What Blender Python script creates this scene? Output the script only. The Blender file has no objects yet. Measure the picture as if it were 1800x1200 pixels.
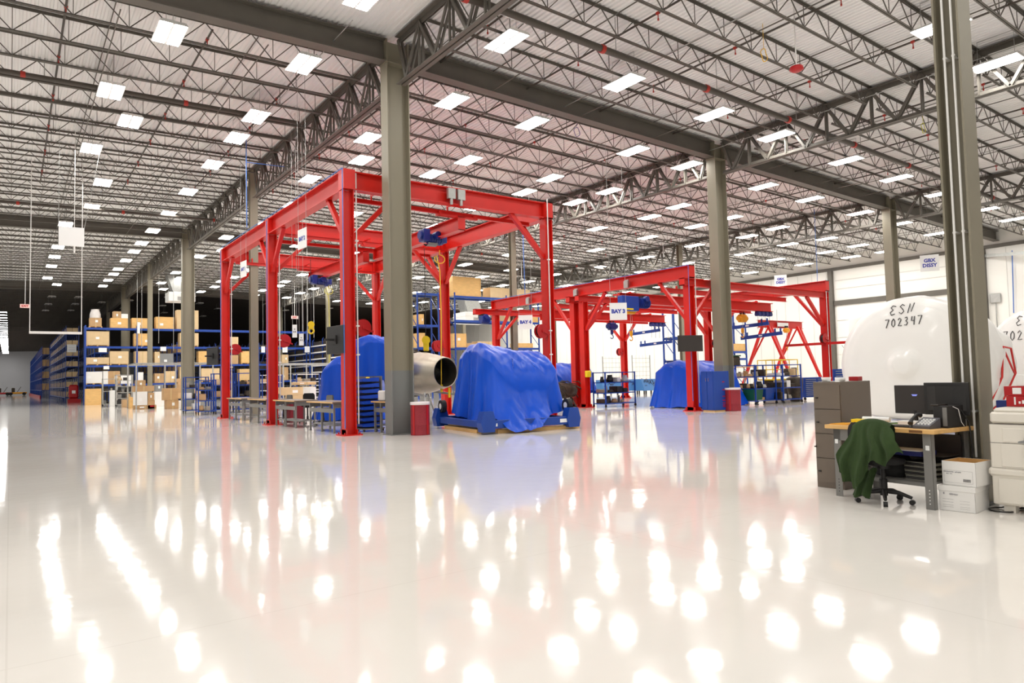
import bpy, math, random
from math import sin, cos, pi, radians as RAD, sqrt, atan2, hypot
from mathutils import Vector, Matrix
random.seed(7)
SC = bpy.context.scene
COL = SC.collection
# ---------------------------------------------------------------- camera, world, exposure
FPX = 1215.0
def _orth():
    v = Vector((1675, 22, FPX)).normalized(); u = Vector((-882.6, 83.3, FPX)).normalized()
    d = v.dot(u)
    X = (v - u*d/2).normalized(); Y = (u - v*d/2).normalized(); Z = X.cross(Y).normalized()
    return X, Y, Z
_X, _Y, _Z = _orth()
cd = bpy.data.cameras.new('camera'); cam = bpy.data.objects.new('camera', cd); COL.objects.link(cam)
cd.sensor_fit = 'HORIZONTAL'; cd.sensor_width = 36.0; cd.lens = FPX/1800*36; cd.clip_start = .05; cd.clip_end = 600
cam.matrix_world = Matrix(((_X.x, -_X.y, -_X.z, 0), (_Y.x, -_Y.y, -_Y.z, 0), (_Z.x, -_Z.y, -_Z.z, 1.5), (0, 0, 0, 1)))
SC.camera = cam
W = bpy.data.worlds.new('world'); SC.world = W; W.use_nodes = True
W.node_tree.nodes['Background'].inputs[0].default_value = (1, .98, .96, 1)
W.node_tree.nodes['Background'].inputs[1].default_value = WORLD_S = .35
SC.view_settings.view_transform = 'Standard'; SC.view_settings.look = 'None'
SC.view_settings.exposure = 0.4; SC.view_settings.gamma = 1.0; SC.view_settings.use_curve_mapping = False
LAMP_W = 34.0
cy = SC.cycles
cy.max_bounces = 6; cy.diffuse_bounces = 4; cy.glossy_bounces = 3; cy.transmission_bounces = 4; cy.transparent_max_bounces = 6
cy.sample_clamp_indirect = 4.0; cy.use_denoising = True; cy.caustics_reflective = False; cy.caustics_refractive = False
# ---------------------------------------------------------------- materials
MATS = {}
def mat(name, col, rough=.5, metal=0.0, var=0.0, scale=4.0, bump=0.0, coat=0.0, spec=None, emit=None, es=1.0, dirt=None, bscale=None, stretch=None):
    """principled material; var = brightness variation by noise on object coordinates; bump = height of a fine noise"""
    m = bpy.data.materials.new(name); m.use_nodes = True; MATS[name] = m
    nt = m.node_tree; b = nt.nodes['Principled BSDF']; L = nt.links
    b.inputs['Base Color'].default_value = (*col, 1); b.inputs['Roughness'].default_value = rough; b.inputs['Metallic'].default_value = metal
    if coat: b.inputs['Coat Weight'].default_value = coat; b.inputs['Coat Roughness'].default_value = .06
    if spec is not None: b.inputs['Specular IOR Level'].default_value = spec
    if emit: b.inputs['Emission Color'].default_value = (*emit, 1); b.inputs['Emission Strength'].default_value = es
    if var or bump:
        tc = nt.nodes.new('ShaderNodeTexCoord'); mp = nt.nodes.new('ShaderNodeMapping'); L.new(tc.outputs['Object'], mp.inputs[0])
        if stretch: mp.inputs['Scale'].default_value = stretch
    if var:
        n = nt.nodes.new('ShaderNodeTexNoise'); n.inputs['Scale'].default_value = scale; n.inputs['Detail'].default_value = 4
        L.new(mp.outputs[0], n.inputs['Vector'])
        r = nt.nodes.new('ShaderNodeMapRange'); r.inputs['From Min'].default_value = .3; r.inputs['From Max'].default_value = .7
        r.inputs['To Min'].default_value = 1-var; r.inputs['To Max'].default_value = 1+var
        L.new(n.outputs['Fac'], r.inputs['Value'])
        mx = nt.nodes.new('ShaderNodeMix'); mx.data_type = 'RGBA'; mx.blend_type = 'MULTIPLY'; mx.inputs['Factor'].default_value = 1
        mx.inputs['A'].default_value = (*col, 1); L.new(r.outputs[0], mx.inputs['B'])
        L.new(mx.outputs['Result'], b.inputs['Base Color'])
    if bump:
        n2 = nt.nodes.new('ShaderNodeTexNoise'); n2.inputs['Scale'].default_value = bscale or scale*3; n2.inputs['Detail'].default_value = 3
        L.new(mp.outputs[0], n2.inputs['Vector'])
        bp = nt.nodes.new('ShaderNodeBump'); bp.inputs['Strength'].default_value = 1; bp.inputs['Distance'].default_value = bump
        L.new(n2.outputs['Fac'], bp.inputs['Height']); L.new(bp.outputs[0], b.inputs['Normal'])
    return m
def S(r, g, b):  # sRGB 0..255 -> linear
    f = lambda c: ((c/255+.055)/1.055)**2.4 if c > 10 else c/255/12.92
    return (f(r), f(g), f(b))
STEEL = mat('primer_grey_darkened', S(96, 91, 83), .55, 0, .08, 1.5)  # same primer as the columns, darkened because roof steel is lit less
COLS = mat('column_grey_paint', S(133, 126, 108), .5, 0, .06, 1.2, stretch=(1, 1, .3))
COLB = mat('column_base_paint', S(121, 122, 120), .5, 0, .05, 1.2)
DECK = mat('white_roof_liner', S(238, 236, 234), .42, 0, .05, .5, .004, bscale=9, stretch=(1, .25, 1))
DARKDECK = mat('unlit_far_shell', S(62, 52, 42), .8, 0, .1, .4)  # dark colour stands in for the unlit far end of the hall
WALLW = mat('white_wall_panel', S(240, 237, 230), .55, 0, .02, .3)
WALLG = mat('grey_wall_panel', S(222, 222, 226), .6, 0, .03, .2)
GALV = mat('galvanised_metal', S(178, 178, 174), .4, .6, .08, 6)
WHITEM = mat('white_enamel', S(232, 230, 226), .35)
LENS = mat('lamp_lens', (1, 1, 1), .4, emit=(1.0, .985, .945), es=LAMP_W)
LENSOFF = mat('unlit_lamp_lens', S(120, 118, 115), .4)
REDPIPE = mat('red_pipe_fitting', S(176, 44, 30), .5)
def floor_mat():
    m = mat('white_epoxy_floor', S(226, 221, 213), .16)
    nt = m.node_tree; b = nt.nodes['Principled BSDF']; L = nt.links
    geo = nt.nodes.new('ShaderNodeTexCoord')
    n = nt.nodes.new('ShaderNodeTexNoise'); n.inputs['Scale'].default_value = .35; n.inputs['Detail'].default_value = 5
    L.new(geo.outputs['Object'], n.inputs['Vector'])
    r = nt.nodes.new('ShaderNodeValToRGB'); r.color_ramp.elements[0].position = .35; r.color_ramp.elements[1].position = .65
    r.color_ramp.elements[0].color = (*S(232, 227, 220), 1); r.color_ramp.elements[1].color = (*S(238, 234, 228), 1)
    L.new(n.outputs['Fac'], r.inputs[0])
    # slab joints, faint, under the coating
    br = nt.nodes.new('ShaderNodeTexBrick'); br.inputs['Scale'].default_value = 1; br.inputs['Brick Width'].default_value = 4.68
    br.inputs['Row Height'].default_value = 4.68; br.inputs['Mortar Size'].default_value = .006; br.offset = 0
    br.inputs['Color1'].default_value = (1, 1, 1, 1); br.inputs['Color2'].default_value = (1, 1, 1, 1); br.inputs['Mortar'].default_value = (.93, .925, .92, 1)
    L.new(geo.outputs['Object'], br.inputs['Vector'])
    mx = nt.nodes.new('ShaderNodeMix'); mx.data_type = 'RGBA'; mx.blend_type = 'MULTIPLY'; mx.inputs['Factor'].default_value = 1
    L.new(r.outputs[0], mx.inputs['A']); L.new(br.outputs['Color'], mx.inputs['B']); L.new(mx.outputs['Result'], b.inputs['Base Color'])
    n2 = nt.nodes.new('ShaderNodeTexNoise'); n2.inputs['Scale'].default_value = 3.0; n2.inputs['Detail'].default_value = 2
    L.new(geo.outputs['Object'], n2.inputs['Vector'])
    bp = nt.nodes.new('ShaderNodeBump'); bp.inputs['Distance'].default_value = .0014; bp.inputs['Strength'].default_value = 1
    L.new(n2.outputs['Fac'], bp.inputs['Height']); L.new(bp.outputs[0], b.inputs['Normal'])
    b.inputs['IOR'].default_value = 1.5
    b.inputs['Roughness'].default_value = .07
    return m
FLOOR = floor_mat()
# ---------------------------------------------------------------- mesh helpers
class M:
    """collects vertices and faces; every primitive is appended to one mesh"""
    def __init__(s): s.v = []; s.f = []; s.m = []; s.mi = 0; s.sm = []; s.smooth = False
    def add(s, vs, fs):
        o = len(s.v); s.v += [tuple(v) for v in vs]
        for f in fs: s.f.append(tuple(i+o for i in f)); s.m.append(s.mi); s.sm.append(s.smooth)
        return s
    def box(s, x0, y0, z0, x1, y1, z1, b=0):
        if b:
            c = b
            def ring(z, i): return [(x0+i, y0+c, z), (x0+c, y0+i, z), (x1-c, y0+i, z), (x1-i, y0+c, z), (x1-i, y1-c, z), (x1-c, y1-i, z), (x0+c, y1-i, z), (x0+i, y1-c, z)]
            rs = [ring(z0, c), ring(z0+c, 0), ring(z1-c, 0), ring(z1, c)]
            rs[0] = [(min(max(x, x0+c), x1-c), min(max(y, y0+c), y1-c), z) for x, y, z in rs[0]]; rs[3] = [(min(max(x, x0+c), x1-c), min(max(y, y0+c), y1-c), z) for x, y, z in rs[3]]
            vs = sum(rs, []); fs = [tuple(range(7, -1, -1)), tuple(range(24, 32))]
            for k in range(3):
                for i in range(8): fs.append((k*8+i, k*8+(i+1) % 8, (k+1)*8+(i+1) % 8, (k+1)*8+i))
            return s.add(vs, fs)
        return s.add([(x0, y0, z0), (x1, y0, z0), (x1, y1, z0), (x0, y1, z0), (x0, y0, z1), (x1, y0, z1), (x1, y1, z1), (x0, y1, z1)],
                     [(3, 2, 1, 0), (4, 5, 6, 7), (0, 1, 5, 4), (1, 2, 6, 5), (2, 3, 7, 6), (3, 0, 4, 7)])
    def cbox(s, c, d, b=0): return s.box(c[0]-d[0]/2, c[1]-d[1]/2, c[2]-d[2]/2, c[0]+d[0]/2, c[1]+d[1]/2, c[2]+d[2]/2, b)
    def frame(s, p, q, up=(0, 0, 1)):
        p = Vector(p); q = Vector(q); d = (q-p).normalized(); u = Vector(up)
        if abs(d.dot(u)) > .999: u = Vector((1, 0, 0))
        a = d.cross(u).normalized(); u = a.cross(d).normalized()
        return p, q, d, a, u
    def bar(s, p, q, w, h, up=(0, 0, 1)):   # rectangular bar, w sideways, h along up
        p, q, d, a, u = s.frame(p, q, up)
        c = [a*w/2*i+u*h/2*j for i, j in ((-1, -1), (1, -1), (1, 1), (-1, 1))]
        return s.add([p+k for k in c]+[q+k for k in c], [(0, 1, 2, 3), (7, 6, 5, 4), (0, 4, 5, 1), (1, 5, 6, 2), (2, 6, 7, 3), (3, 7, 4, 0)])
    def extr(s, prof, p, q, up=(0, 0, 1), cap=True):   # profile [(side, up)] swept from p to q
        p, q, d, a, u = s.frame(p, q, up); n = len(prof)
        vs = [p+a*x+u*y for x, y in prof]+[q+a*x+u*y for x, y in prof]
        fs = [(i, n+i, n+(i+1) % n, (i+1) % n) for i in range(n)]
        if cap: fs += [tuple(range(n)), tuple(range(2*n-1, n-1, -1))]
        return s.add(vs, fs)
    def ibeam(s, p, q, w, h, tf=.02, tw=.014, up=(0, 0, 1)):
        a, b, c = w/2, h/2, tw/2
        s.extr([(-a, -b), (a, -b), (a, -b+tf), (-a, -b+tf)], p, q, up); s.extr([(-a, b-tf), (a, b-tf), (a, b), (-a, b)], p, q, up)
        return s.extr([(-c, -b+tf), (c, -b+tf), (c, b-tf), (-c, b-tf)], p, q, up, False)
    def angle(s, p, q, a, t=.008, sx=1, sy=1, up=(0, 0, 1)):   # L profile
        pr = [(0, 0), (sx*a, 0), (sx*a, sy*t), (sx*t, sy*t), (sx*t, sy*a), (0, sy*a)]
        if sx*sy < 0: pr.reverse()
        return s.extr(pr, p, q, up)
    def tube(s, pts, r, n=8, closed=False):
        pts = [Vector(p) for p in pts]; k = len(pts); o = len(s.v); vs = []
        rr = r if isinstance(r, (list, tuple)) else [r]*k
        ref = None
        for i, p in enumerate(pts):
            if closed: d = pts[(i+1) % k]-pts[i-1]
            else: d = pts[min(i+1, k-1)]-pts[max(i-1, 0)]
            d.normalize()
            if ref is None: ref = Vector((0, 0, 1)) if abs(d.z) < .9 else Vector((1, 0, 0))
            a = d.cross(ref).normalized(); ref = a.cross(d).normalized()
            vs += [p+(a*cos(2*pi*j/n)+ref*sin(2*pi*j/n))*rr[i] for j in range(n)]
        fs = []
        for i in range(k if closed else k-1):
            for j in range(n): fs.append((i*n+j, i*n+(j+1) % n, ((i+1) % k)*n+(j+1) % n, ((i+1) % k)*n+j))
        sm = s.smooth; s.smooth = True; s.add(vs, fs); s.smooth = sm
        if not closed: s.add([v for v in vs[:n]]+[v for v in vs[-n:]], [tuple(range(n-1, -1, -1)), tuple(range(n, 2*n))])
        return s
    def cyl(s, p, q, r, n=16): return s.tube([p, q], r, n)
    def lathe(s, prof, c=(0, 0, 0), n=24, ax='z', sm=True):   # prof [(r, h)]
        vs = []; k = len(prof)
        for r, h in prof:
            for j in range(n):
                a = 2*pi*j/n; x, y = r*cos(a), r*sin(a)
                t = (x, y, h) if ax == 'z' else (h, x, y) if ax == 'x' else (y, h, x)
                vs.append((t[0]+c[0], t[1]+c[1], t[2]+c[2]))
        o = s.smooth; s.smooth = sm
        s.add(vs, [(i*n+j, i*n+(j+1) % n, (i+1)*n+(j+1) % n, (i+1)*n+j) for i in range(k-1) for j in range(n)])
        s.smooth = o; return s
    def disc(s, c, r, ax='z', n=24):
        vs = []
        for j in range(n):
            a = 2*pi*j/n; x, y = r*cos(a), r*sin(a)
            t = (x, y, 0) if ax == 'z' else (0, x, y) if ax == 'x' else (y, 0, x)
            vs.append((t[0]+c[0], t[1]+c[1], t[2]+c[2]))
        return s.add(vs, [tuple(range(n))])
    def prism(s, poly, h0, h1, ax='z'):     # polygon (2-d) extruded along an axis
        n = len(poly)
        def t(x, y, h): return (x, y, h) if ax == 'z' else (h, x, y) if ax == 'x' else (x, h, y)
        vs = [t(x, y, h0) for x, y in poly]+[t(x, y, h1) for x, y in poly]
        return s.add(vs, [tuple(range(n-1, -1, -1)), tuple(range(n, 2*n))]+[(i, (i+1) % n, n+(i+1) % n, n+i) for i in range(n)])
    def grid(s, fn, nu, nv, wrap=False):    # fn(u, v) -> point, u,v in 0..1
        vs = [fn(i/nu, j/nv) for i in range(nu+1) for j in range(nv+1)]
        o = s.smooth; s.smooth = True
        s.add(vs, [(i*(nv+1)+j, (i+1)*(nv+1)+j, (i+1)*(nv+1)+j+1, i*(nv+1)+j+1) for i in range(nu) for j in range(nv)]); s.smooth = o
        return s
    def xf(s, mtx, start=0):
        for i in range(start, len(s.v)): s.v[i] = tuple(mtx @ Vector(s.v[i]))
        return s
def mesh(name, m, mats, fix=True):
    me = bpy.data.meshes.new(name); me.from_pydata(m.v, [], m.f)
    for x in (mats if isinstance(mats, (list, tuple)) else [mats]): me.materials.append(x)
    me.polygons.foreach_set('material_index', m.m); me.polygons.foreach_set('use_smooth', m.sm)
    me.update()
    if fix:
        import bmesh
        bm = bmesh.new(); bm.from_mesh(me); bmesh.ops.recalc_face_normals(bm, faces=bm.faces); bm.to_mesh(me); bm.free()
    return me
def part(name, m, mats, parent=None, loc=(0, 0, 0), rz=0, label=None, kind=None, fix=True):
    me = m if isinstance(m, bpy.types.Mesh) else mesh(name, m, mats, fix)
    o = bpy.data.objects.new(name, me); COL.objects.link(o); o.location = loc; o.rotation_euler = (0, 0, rz)
    if parent: o.parent = parent
    if label: o['label'] = label
    if kind: o['kind'] = kind
    return o
def tag(o, label, cat, group=None, kind=None):
    if label: o['label'] = label
    if cat: o['category'] = cat
    if group: o['group'] = group
    if kind: o['kind'] = kind
    return o
def thing(name, label, cat, loc=(0, 0, 0), rz=0, group=None, kind=None):
    o = bpy.data.objects.new(name, None); COL.objects.link(o); o.empty_display_size = .1
    o.location = loc; o.rotation_euler = (0, 0, rz)
    return tag(o, label, cat, group, kind)
def solo(name, m, mats, label, cat, loc=(0, 0, 0), rz=0, group=None, kind=None, fix=True):
    return tag(part(name, m, mats, None, loc, rz, fix=fix), label, cat, group, kind)
def dup(root, loc, rz=None, label=None, group=None):
    r = root.copy(); COL.objects.link(r); r.location = loc
    if rz is not None: r.rotation_euler = (0, 0, rz)
    if label: r['label'] = label
    if group: r['group'] = group
    for ch in list(root.children):
        c = ch.copy(); COL.objects.link(c); c.parent = r
        for g in list(ch.children):
            d = g.copy(); COL.objects.link(d); d.parent = c
    return r
def ordinal(n):
    one = ['first', 'second', 'third', 'fourth', 'fifth', 'sixth', 'seventh', 'eighth', 'ninth', 'tenth', 'eleventh', 'twelfth', 'thirteenth', 'fourteenth', 'fifteenth', 'sixteenth', 'seventeenth', 'eighteenth', 'nineteenth']
    if n < 20: return one[n-1]
    t = ['twent', 'thirt', 'fort', 'fift', 'sixt', 'sevent', 'eight', 'ninet'][n//10-2]
    return t+'ieth' if n % 10 == 0 else t+'y-'+one[n % 10-1]
# ---------------------------------------------------------------- building grid
RX, SL = 8.7, .021                      # ridge line and roof slope
CX = [8.7, 22.95, 37.2]; WX = 51.3      # column lines across, east wall
BY = 14.05; Y0 = 3.25                   # bay length and first column
CY = [Y0+BY*i for i in range(8)]        # 3.25 17.3 31.35 45.4 59.45 73.5 87.55 101.6
def drop(x): return SL*abs(x-RX)
def structure(name, m, mats, **k):
    o = part(name, m, mats, **k); o['kind'] = 'structure'; return o
structure('floor', M().box(-14, -22, -.2, WX+8, 216, 0), FLOOR)
def deck(y0, y1, mt, name):
    m = M(); p = .1524; x = -14.0; prof = []
    while x < WX+.2:
        z = 11.08-drop(x); prof += [(x, z), (x+.062, z), (x+.082, z+.04), (x+.132, z+.04)]; x += p
    vs = [(a, y0, b) for a, b in prof]+[(a, y1, b) for a, b in prof]; n = len(prof)
    m.add(vs, [(i, i+1, n+i+1, n+i) for i in range(n-1)])
    return structure(name, m, mt, fix=False)
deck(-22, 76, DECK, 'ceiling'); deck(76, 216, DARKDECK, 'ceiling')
structure('wall_right', M().box(WX, -22, 0, WX+.3, 86, 11.2), WALLW)
structure('wall_right', M().box(WX, 86, 0, WX+.3, 216, 11.2), DARKDECK)  # dark sheet in place of the unlit area past the white wall
structure('wall_back', M().box(-14, 215.5, 0, WX, 216, 11.2), WALLG)
# ---------------------------------------------------------------- joists, trusses, beams
JN = 9; JS = BY/JN
def joist_mesh(L, lod):
    tz, bz = 11.075, 10.42; sl = -SL
    top = M(); bot = M(); web = M()
    def P(x, z): return (x, 0, z+sl*x)
    for s in (-1, 1):
        top.extr([(s*.01, 0), (s*.06, 0), (s*.06, -.008), (s*.018, -.008), (s*.018, -.055), (s*.01, -.055)][::s], P(0, tz), P(L, tz))
        bot.extr([(s*.01, 0), (s*.05, 0), (s*.05, .008), (s*.018, .008), (s*.018, .045), (s*.01, .045)][::-s], P(.35, bz), P(L-.35, bz))
    n = 12; w = (L)/n
    for i in range(n):
        a, b = i*w, (i+1)*w; mid = (a+b)/2
        for (u, v) in ((a if i else .1, mid), (b if i < n-1 else L-.1, mid)):
            web.bar(P(u, tz-.03), P(v, bz+.02), .022, .022)
        web.bar(P(mid, bz), P(mid, tz), .016, .016)
    return top, bot, web
def build_joist(L, parts=True):
    t, b, w = joist_mesh(L, 0)
    if parts: return (mesh('top_chord', t, STEEL), mesh('bottom_chord', b, STEEL), mesh('web', w, STEEL))
    for q in (b, w):
        o = len(t.v); t.v += q.v; t.f += [tuple(i+o for i in f) for f in q.f]; t.m += q.m; t.sm += q.sm
    return mesh('roof_joist', t, STEEL)
JL = {}
def joist(x0, x1, y, near, lab):
    L = abs(x1-x0); k = (round(L, 2), near)
    if k not in JL: JL[k] = build_joist(L, near)
    zoff = -drop(x0); rz = 0 if x1 > x0 else pi
    if near:
        r = thing('roof_joist', lab, 'joist', (x0, y, zoff), rz, 'roof joists')
        for nm, me in zip(('top_chord', 'bottom_chord', 'web'), JL[k]): part(nm, me, None, r)
    else:
        o = part('roof_joist', JL[k], None, None, (x0, y, zoff), rz); tag(o, lab, 'joist', 'roof joists')
xs = [RX]+CX[1:]+[WX]
njoist = 0
far = M()
for b in range(-1, 9):
    for k in range(JN):
        if k == 0 and b in (1, 3, 5): continue
        y = Y0+b*BY+k*JS
        if y < -1: continue
        bays = [(RX, -5.3)]+[(xs[i], xs[i+1]) for i in range(3)]
        for (x0, x1) in bays:
            if x1 > x0 and y > 75: continue
            if x1 < x0 and y < 19: 
                if y < 17: continue
            if x0 > 30 and y < 8: continue
            bn = ['the left roof bay', 'the bay right of the ridge', 'the middle right bay', 'the bay by the white wall'][bays.index((x0, x1))]
            joist(x0, x1, y, y < 30, 'dark open web steel joist in %s, %s one back' % (bn, ordinal((b+1)*JN+k+1))); njoist += 1
def truss_meshes():
    tz, bz = 11.0, 9.66; t = M(); b = M(); w = M(); L = BY
    for s in (-1, 1):
        t.extr([(s*.02, 0), (s*.16, 0), (s*.16, -.016), (s*.036, -.016), (s*.036, -.15), (s*.02, -.15)][::s], (0, .36, tz), (0, L-.36, tz))
        b.extr([(s*.02, 0), (s*.14, 0), (s*.14, .014), (s*.034, .014), (s*.034, .13), (s*.02, .13)][::-s], (0, .36, bz), (0, L-.36, bz))
    def twin(y1, z1, y2, z2, a=.075):
        for s in (-1, 1): w.bar((s*.055, y1, z1), (s*.055, y2, z2), .045, a)
    for k in range(JN):
        ya, yb = k*JS, (k+1)*JS; mid = (ya+yb)/2
        twin(max(ya, .35), tz-.06, mid, bz+.04, .085); twin(min(yb, L-.35), tz-.06, mid, bz+.04, .085)
        if k: twin(ya, tz-.06, ya, bz+.04, .06)
    return mesh('top_chord', t, STEEL), mesh('bottom_chord', b, STEEL), mesh('web', w, STEEL)
TM = truss_meshes()
ORD = ['nearest', 'second', 'third', 'fourth', 'fifth', 'sixth', 'seventh', 'eighth', 'ninth']
for i, x in enumerate(CX):
    for b in range(0, 7 if i == 0 else 5):
        zc = ('the left', 'the middle', 'the wall side')[i]
        r = thing('truss_girder', 'deep grey truss girder on %s column line, %s bay from the desk' % (zc, ORD[b]), 'truss', (x, Y0+b*BY, -drop(x)), 0, 'truss girders')
        for nm, me in zip(('top_chord', 'bottom_chord', 'web'), TM): part(nm, me, None, r)
def ibeam_span(x0, x1, y, lab):
    m = M(); s = 1 if x1 > x0 else -1
    z = 10.68
    m.ibeam((x0, y, z-drop(x0)), (x1, y, z-drop(x1)), .36, .64, .026, .016)
    solo('roof_beam', m, STEEL, lab, 'beam', group='deep I beams along the roof')
for j, (y, nm) in enumerate(((CY[1], 'the near big column row'), (CY[3], 'the second big column row'), (CY[5], 'the far big column row'))):
    ibeam_span(RX-.3, -5.3, y, 'deep grey I beam of %s, part left of the ridge column' % nm)
    for i in range(3):
        if j == 2 and i > 1: continue
        ibeam_span(xs[i]+.3, xs[i+1]-(.3 if i < 2 else 0), y, 'deep grey I beam of %s, %s span right of the ridge column' % (nm, ORD[i].replace('nearest', 'first')))
def column(x, y, big, lab, conduits=0):
    top = 11.0-drop(x) if big else 9.72-drop(x)
    r = thing('steel_column', lab, 'column', (x, y, 0), 0, 'steel columns')
    if big:
        hx, hy = .34, .21
        def sec(m, z0, z1):
            m.box(-hx, -hy, z0, -hx+.03, hy, z1); m.box(hx-.03, -hy, z0, hx, hy, z1); m.box(-hx+.03, -.012, z0, hx-.03, .012, z1)
    else:
        hx, hy = .165, .135
        def sec(m, z0, z1):
            m.box(-hx, -hy, z0, hx, -hy+.022, z1); m.box(-hx, hy-.022, z0, hx, hy, z1); m.box(-.01, -hy+.022, z0, .01, hy-.022, z1)
    if big:
        m = M(); sec(m, 1.75, top-.66)
        sec(m, top-.66, top-.02); m.box(-hx-.02, -hy-.02, top-.69, hx+.02, hy+.02, top-.66)
        part('shaft', m, COLS, r); m = M(); sec(m, 0, 1.75); part('painted_base', m, COLB, r, label='blue grey painted foot of the column')
        m = M(); m.box(-hx-.06, -hy-.06, 0, hx+.06, hy+.06, .02)
    else:
        m = M(); sec(m, 0, top+1.3); part('shaft', m, COLS, r)
        m = M(); m.box(-hx-.05, -hy-.05, 0, hx+.05, hy+.05, .02)
    part('base_plate', m, COLB, r)
    for k in range(conduits):
        c = M(); yy = -.05+.09*k
        c.tube([(-.13, yy, .5), (-.13, yy, top+1)], .013, 8)
        for zz in (1.0, 3.0, 5.0, 7.0, 9.0): c.cbox((-.07, yy, zz), (.13, .035, .02))
        part('conduit', c, WHITEM, r, label='white conduit')
    return r
for i, x in enumerate(CX):
    for j, y in enumerate(CY):
        if i and j > 5: continue
        if i == 0 and j == 7: continue
        if i and j == 0: continue
        big = j in (1, 3, 5)
        row = ('the left line', 'the middle line', 'the line nearest the white wall')[i]
        lab = 'grey steel %scolumn, %s of %s counted from the desk' % ('wide flange ' if big else 'slim twin flange ', (ORD[j]), row)
        if (i, j) == (0, 0): lab = 'tall grey column with two white conduits right behind the desk'
        if (i, j) == (0, 1): lab = 'massive grey column with blue grey foot beside the red mesh drum'
        if (i, j) == (1, 1): lab = 'big grey column behind the blue cabinet and second red drum'
        column(x, y, big, lab, 2 if (i, j) == (0, 0) else 0)
# ---------------------------------------------------------------- high bay lamps
def lamp_proto(on=True):
    r = thing('high_bay_lamp', 'x', 'lamp', (0, 0, 0))
    h = M(); h.prism([(-.33, .0), (.33, 0), (.26, .07), (-.26, .07)], -.61, .61, 'y'); h.box(-.05, -.3, .07, .05, .3, .11)
    part('housing', h, WHITEM, r)
    for s in (-1, 1):
        l = M(); l.add([(s*.165-.135, -.58, -.004), (s*.165-.135, .58, -.004), (s*.165+.135, .58, -.004), (s*.165+.135, -.58, -.004)], [(0, 1, 2, 3)])
        l.add([(s*.165-.135, -.58, -.003), (s*.165-.135, .58, -.003), (s*.165+.135, .58, -.003), (s*.165+.135, -.58, -.003)], [(3, 2, 1, 0)]) if 0 else None
        part('lens', l, LENS if on else LENSOFF, r, fix=False)
    c = M()
    for s in (-1, 1): c.tube([(0, s*.45, .07), (0, s*.45, .79)], .006, 5)
    c.box(-.008, -.45, .775, .008, .45, .79)
    part('hanger', c, GALV, r)
    return r
LP = []
t1 = [2.3, 6.45, 10.4, 14.7, 18.9, 22.42, 27.25, 31.45, 35.8, 41.0, 44.8, 48.4]
t2 = [3.1, 6.45, 11.2, 14.4, 19.3, 22.42, 27.7, 31.5, 36.3, 40.6, 45.2, 48.4]
rows = [(7.3, t1), (14.25, t1), (18.35, t2), (22.9, t1), (25.3, t2), (28.9, t1), (33.6, t2), (38.5, t2), (43.2, t1), (47.3, t2), (50.5, t1), (54.4, t1), (58.7, t1), (61.5, t2), (65.2, t1), (69.2, t2)]
rows += [(0.5, t1[:6]), (-7.5, t1[1:6:2])]  # unseen rows beside and behind the camera, added to light the foreground
for y, t in rows:
    for x in t:
        if y < 2 and x > 30: continue
        if y == 7.3 and x < 14: pass
        if x < 5 and y in (47.3, 61.5): continue
        LP.append((x, y))
    if y < 8:
        for x in (-2.0, -6.5, -11): LP.append((x, y))  # more unseen lamps left of the view, added for their light
    elif y < 72: LP.append((-8.0, y)) 
lp0 = lamp_proto(); 
ysort = sorted(set(y for _, y in LP))
def lamplab(x, y):
    rx = sorted(a for a, b in LP if b == y)
    return 'lit high bay lamp, %s from left in the %s row back' % (ordinal(rx.index(x)+1), ordinal(ysort.index(y)+1))
for i, (x, y) in enumerate(LP):
    loc = (x, y, 10.28-drop(x))
    if i == 0: lp0.location = loc; lp0['label'] = lamplab(x, y); lp0['group'] = 'lit high bay lamps'
    else: dup(lp0, loc, 0, lamplab(x, y), 'lit high bay lamps')
strip = None
y = 97.0
while y < 212:
    s = dup(lp0, (-.95, y, 10.2), pi/2, 'lit lamp of the far left aisle line, %s from its near end' % ordinal(int((y-97)/3.9+1.5)), 'lit lamps down the far left aisle')
    y += 3.9
off = lamp_proto(False); OFFLAB = 'switched off grey lamp under the dark far roof, %s of the scattered unlit ones'
for i, (x, y) in enumerate(((3.16, 79.3), (3.15, 86.5), (5.3, 78.9), (5.45, 85.5), (3.15, 93.7), (5.5, 92.7), (7.6, 82.8), (9.8, 80), (12.6, 75.0), (10.2, 88), (13.5, 84), (16.5, 80), (15, 92), (19.5, 85), (23, 78), (27, 84), (20, 95), (31, 80))):
    if i == 0: off.location = (x, y, 10.2); off['label'] = OFFLAB % ordinal(1); off['group'] = 'switched off lamps'
    else: dup(off, (x, y, 10.2), 0, OFFLAB % ordinal(i+1), 'switched off lamps')
# ================================================================ materials for the shop floor things
RED = mat('red_crane_paint', S(204, 28, 16), .38, 0, .05, 2)
REDD = mat('dark_red_enamel', S(176, 14, 20), .4)
BLUE = mat('royal_blue_enamel', S(14, 62, 150), .4, 0, .06, 3)
BLUEN = mat('navy_blue_machine_paint', S(22, 44, 120), .35, 0, .08, 6)
TARP = mat('blue_plastic_tarp', S(0, 74, 196), .3, 0, .06, 2.5, .022, spec=.32, bscale=2.4, stretch=(1, 1, .5))
BLACK = mat('black_plastic', S(34, 32, 31), .5)
BLACKF = mat('black_fabric', S(26, 25, 25), .85)
SCREEN = mat('dark_screen', S(52, 46, 42), .25)
SCREENF = mat('black_flat_screen', S(30, 29, 28), .2)
YEL = mat('yellow_enamel', S(238, 206, 20), .4)
ORANGE = mat('orange_yellow_enamel', S(232, 160, 20), .4)
YCORD = mat('yellow_cord', S(240, 190, 30), .5)
LIME = mat('lime_yellow_cord', S(205, 200, 60), .5)
BCORD = mat('blue_air_hose', S(60, 110, 190), .5)
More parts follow.
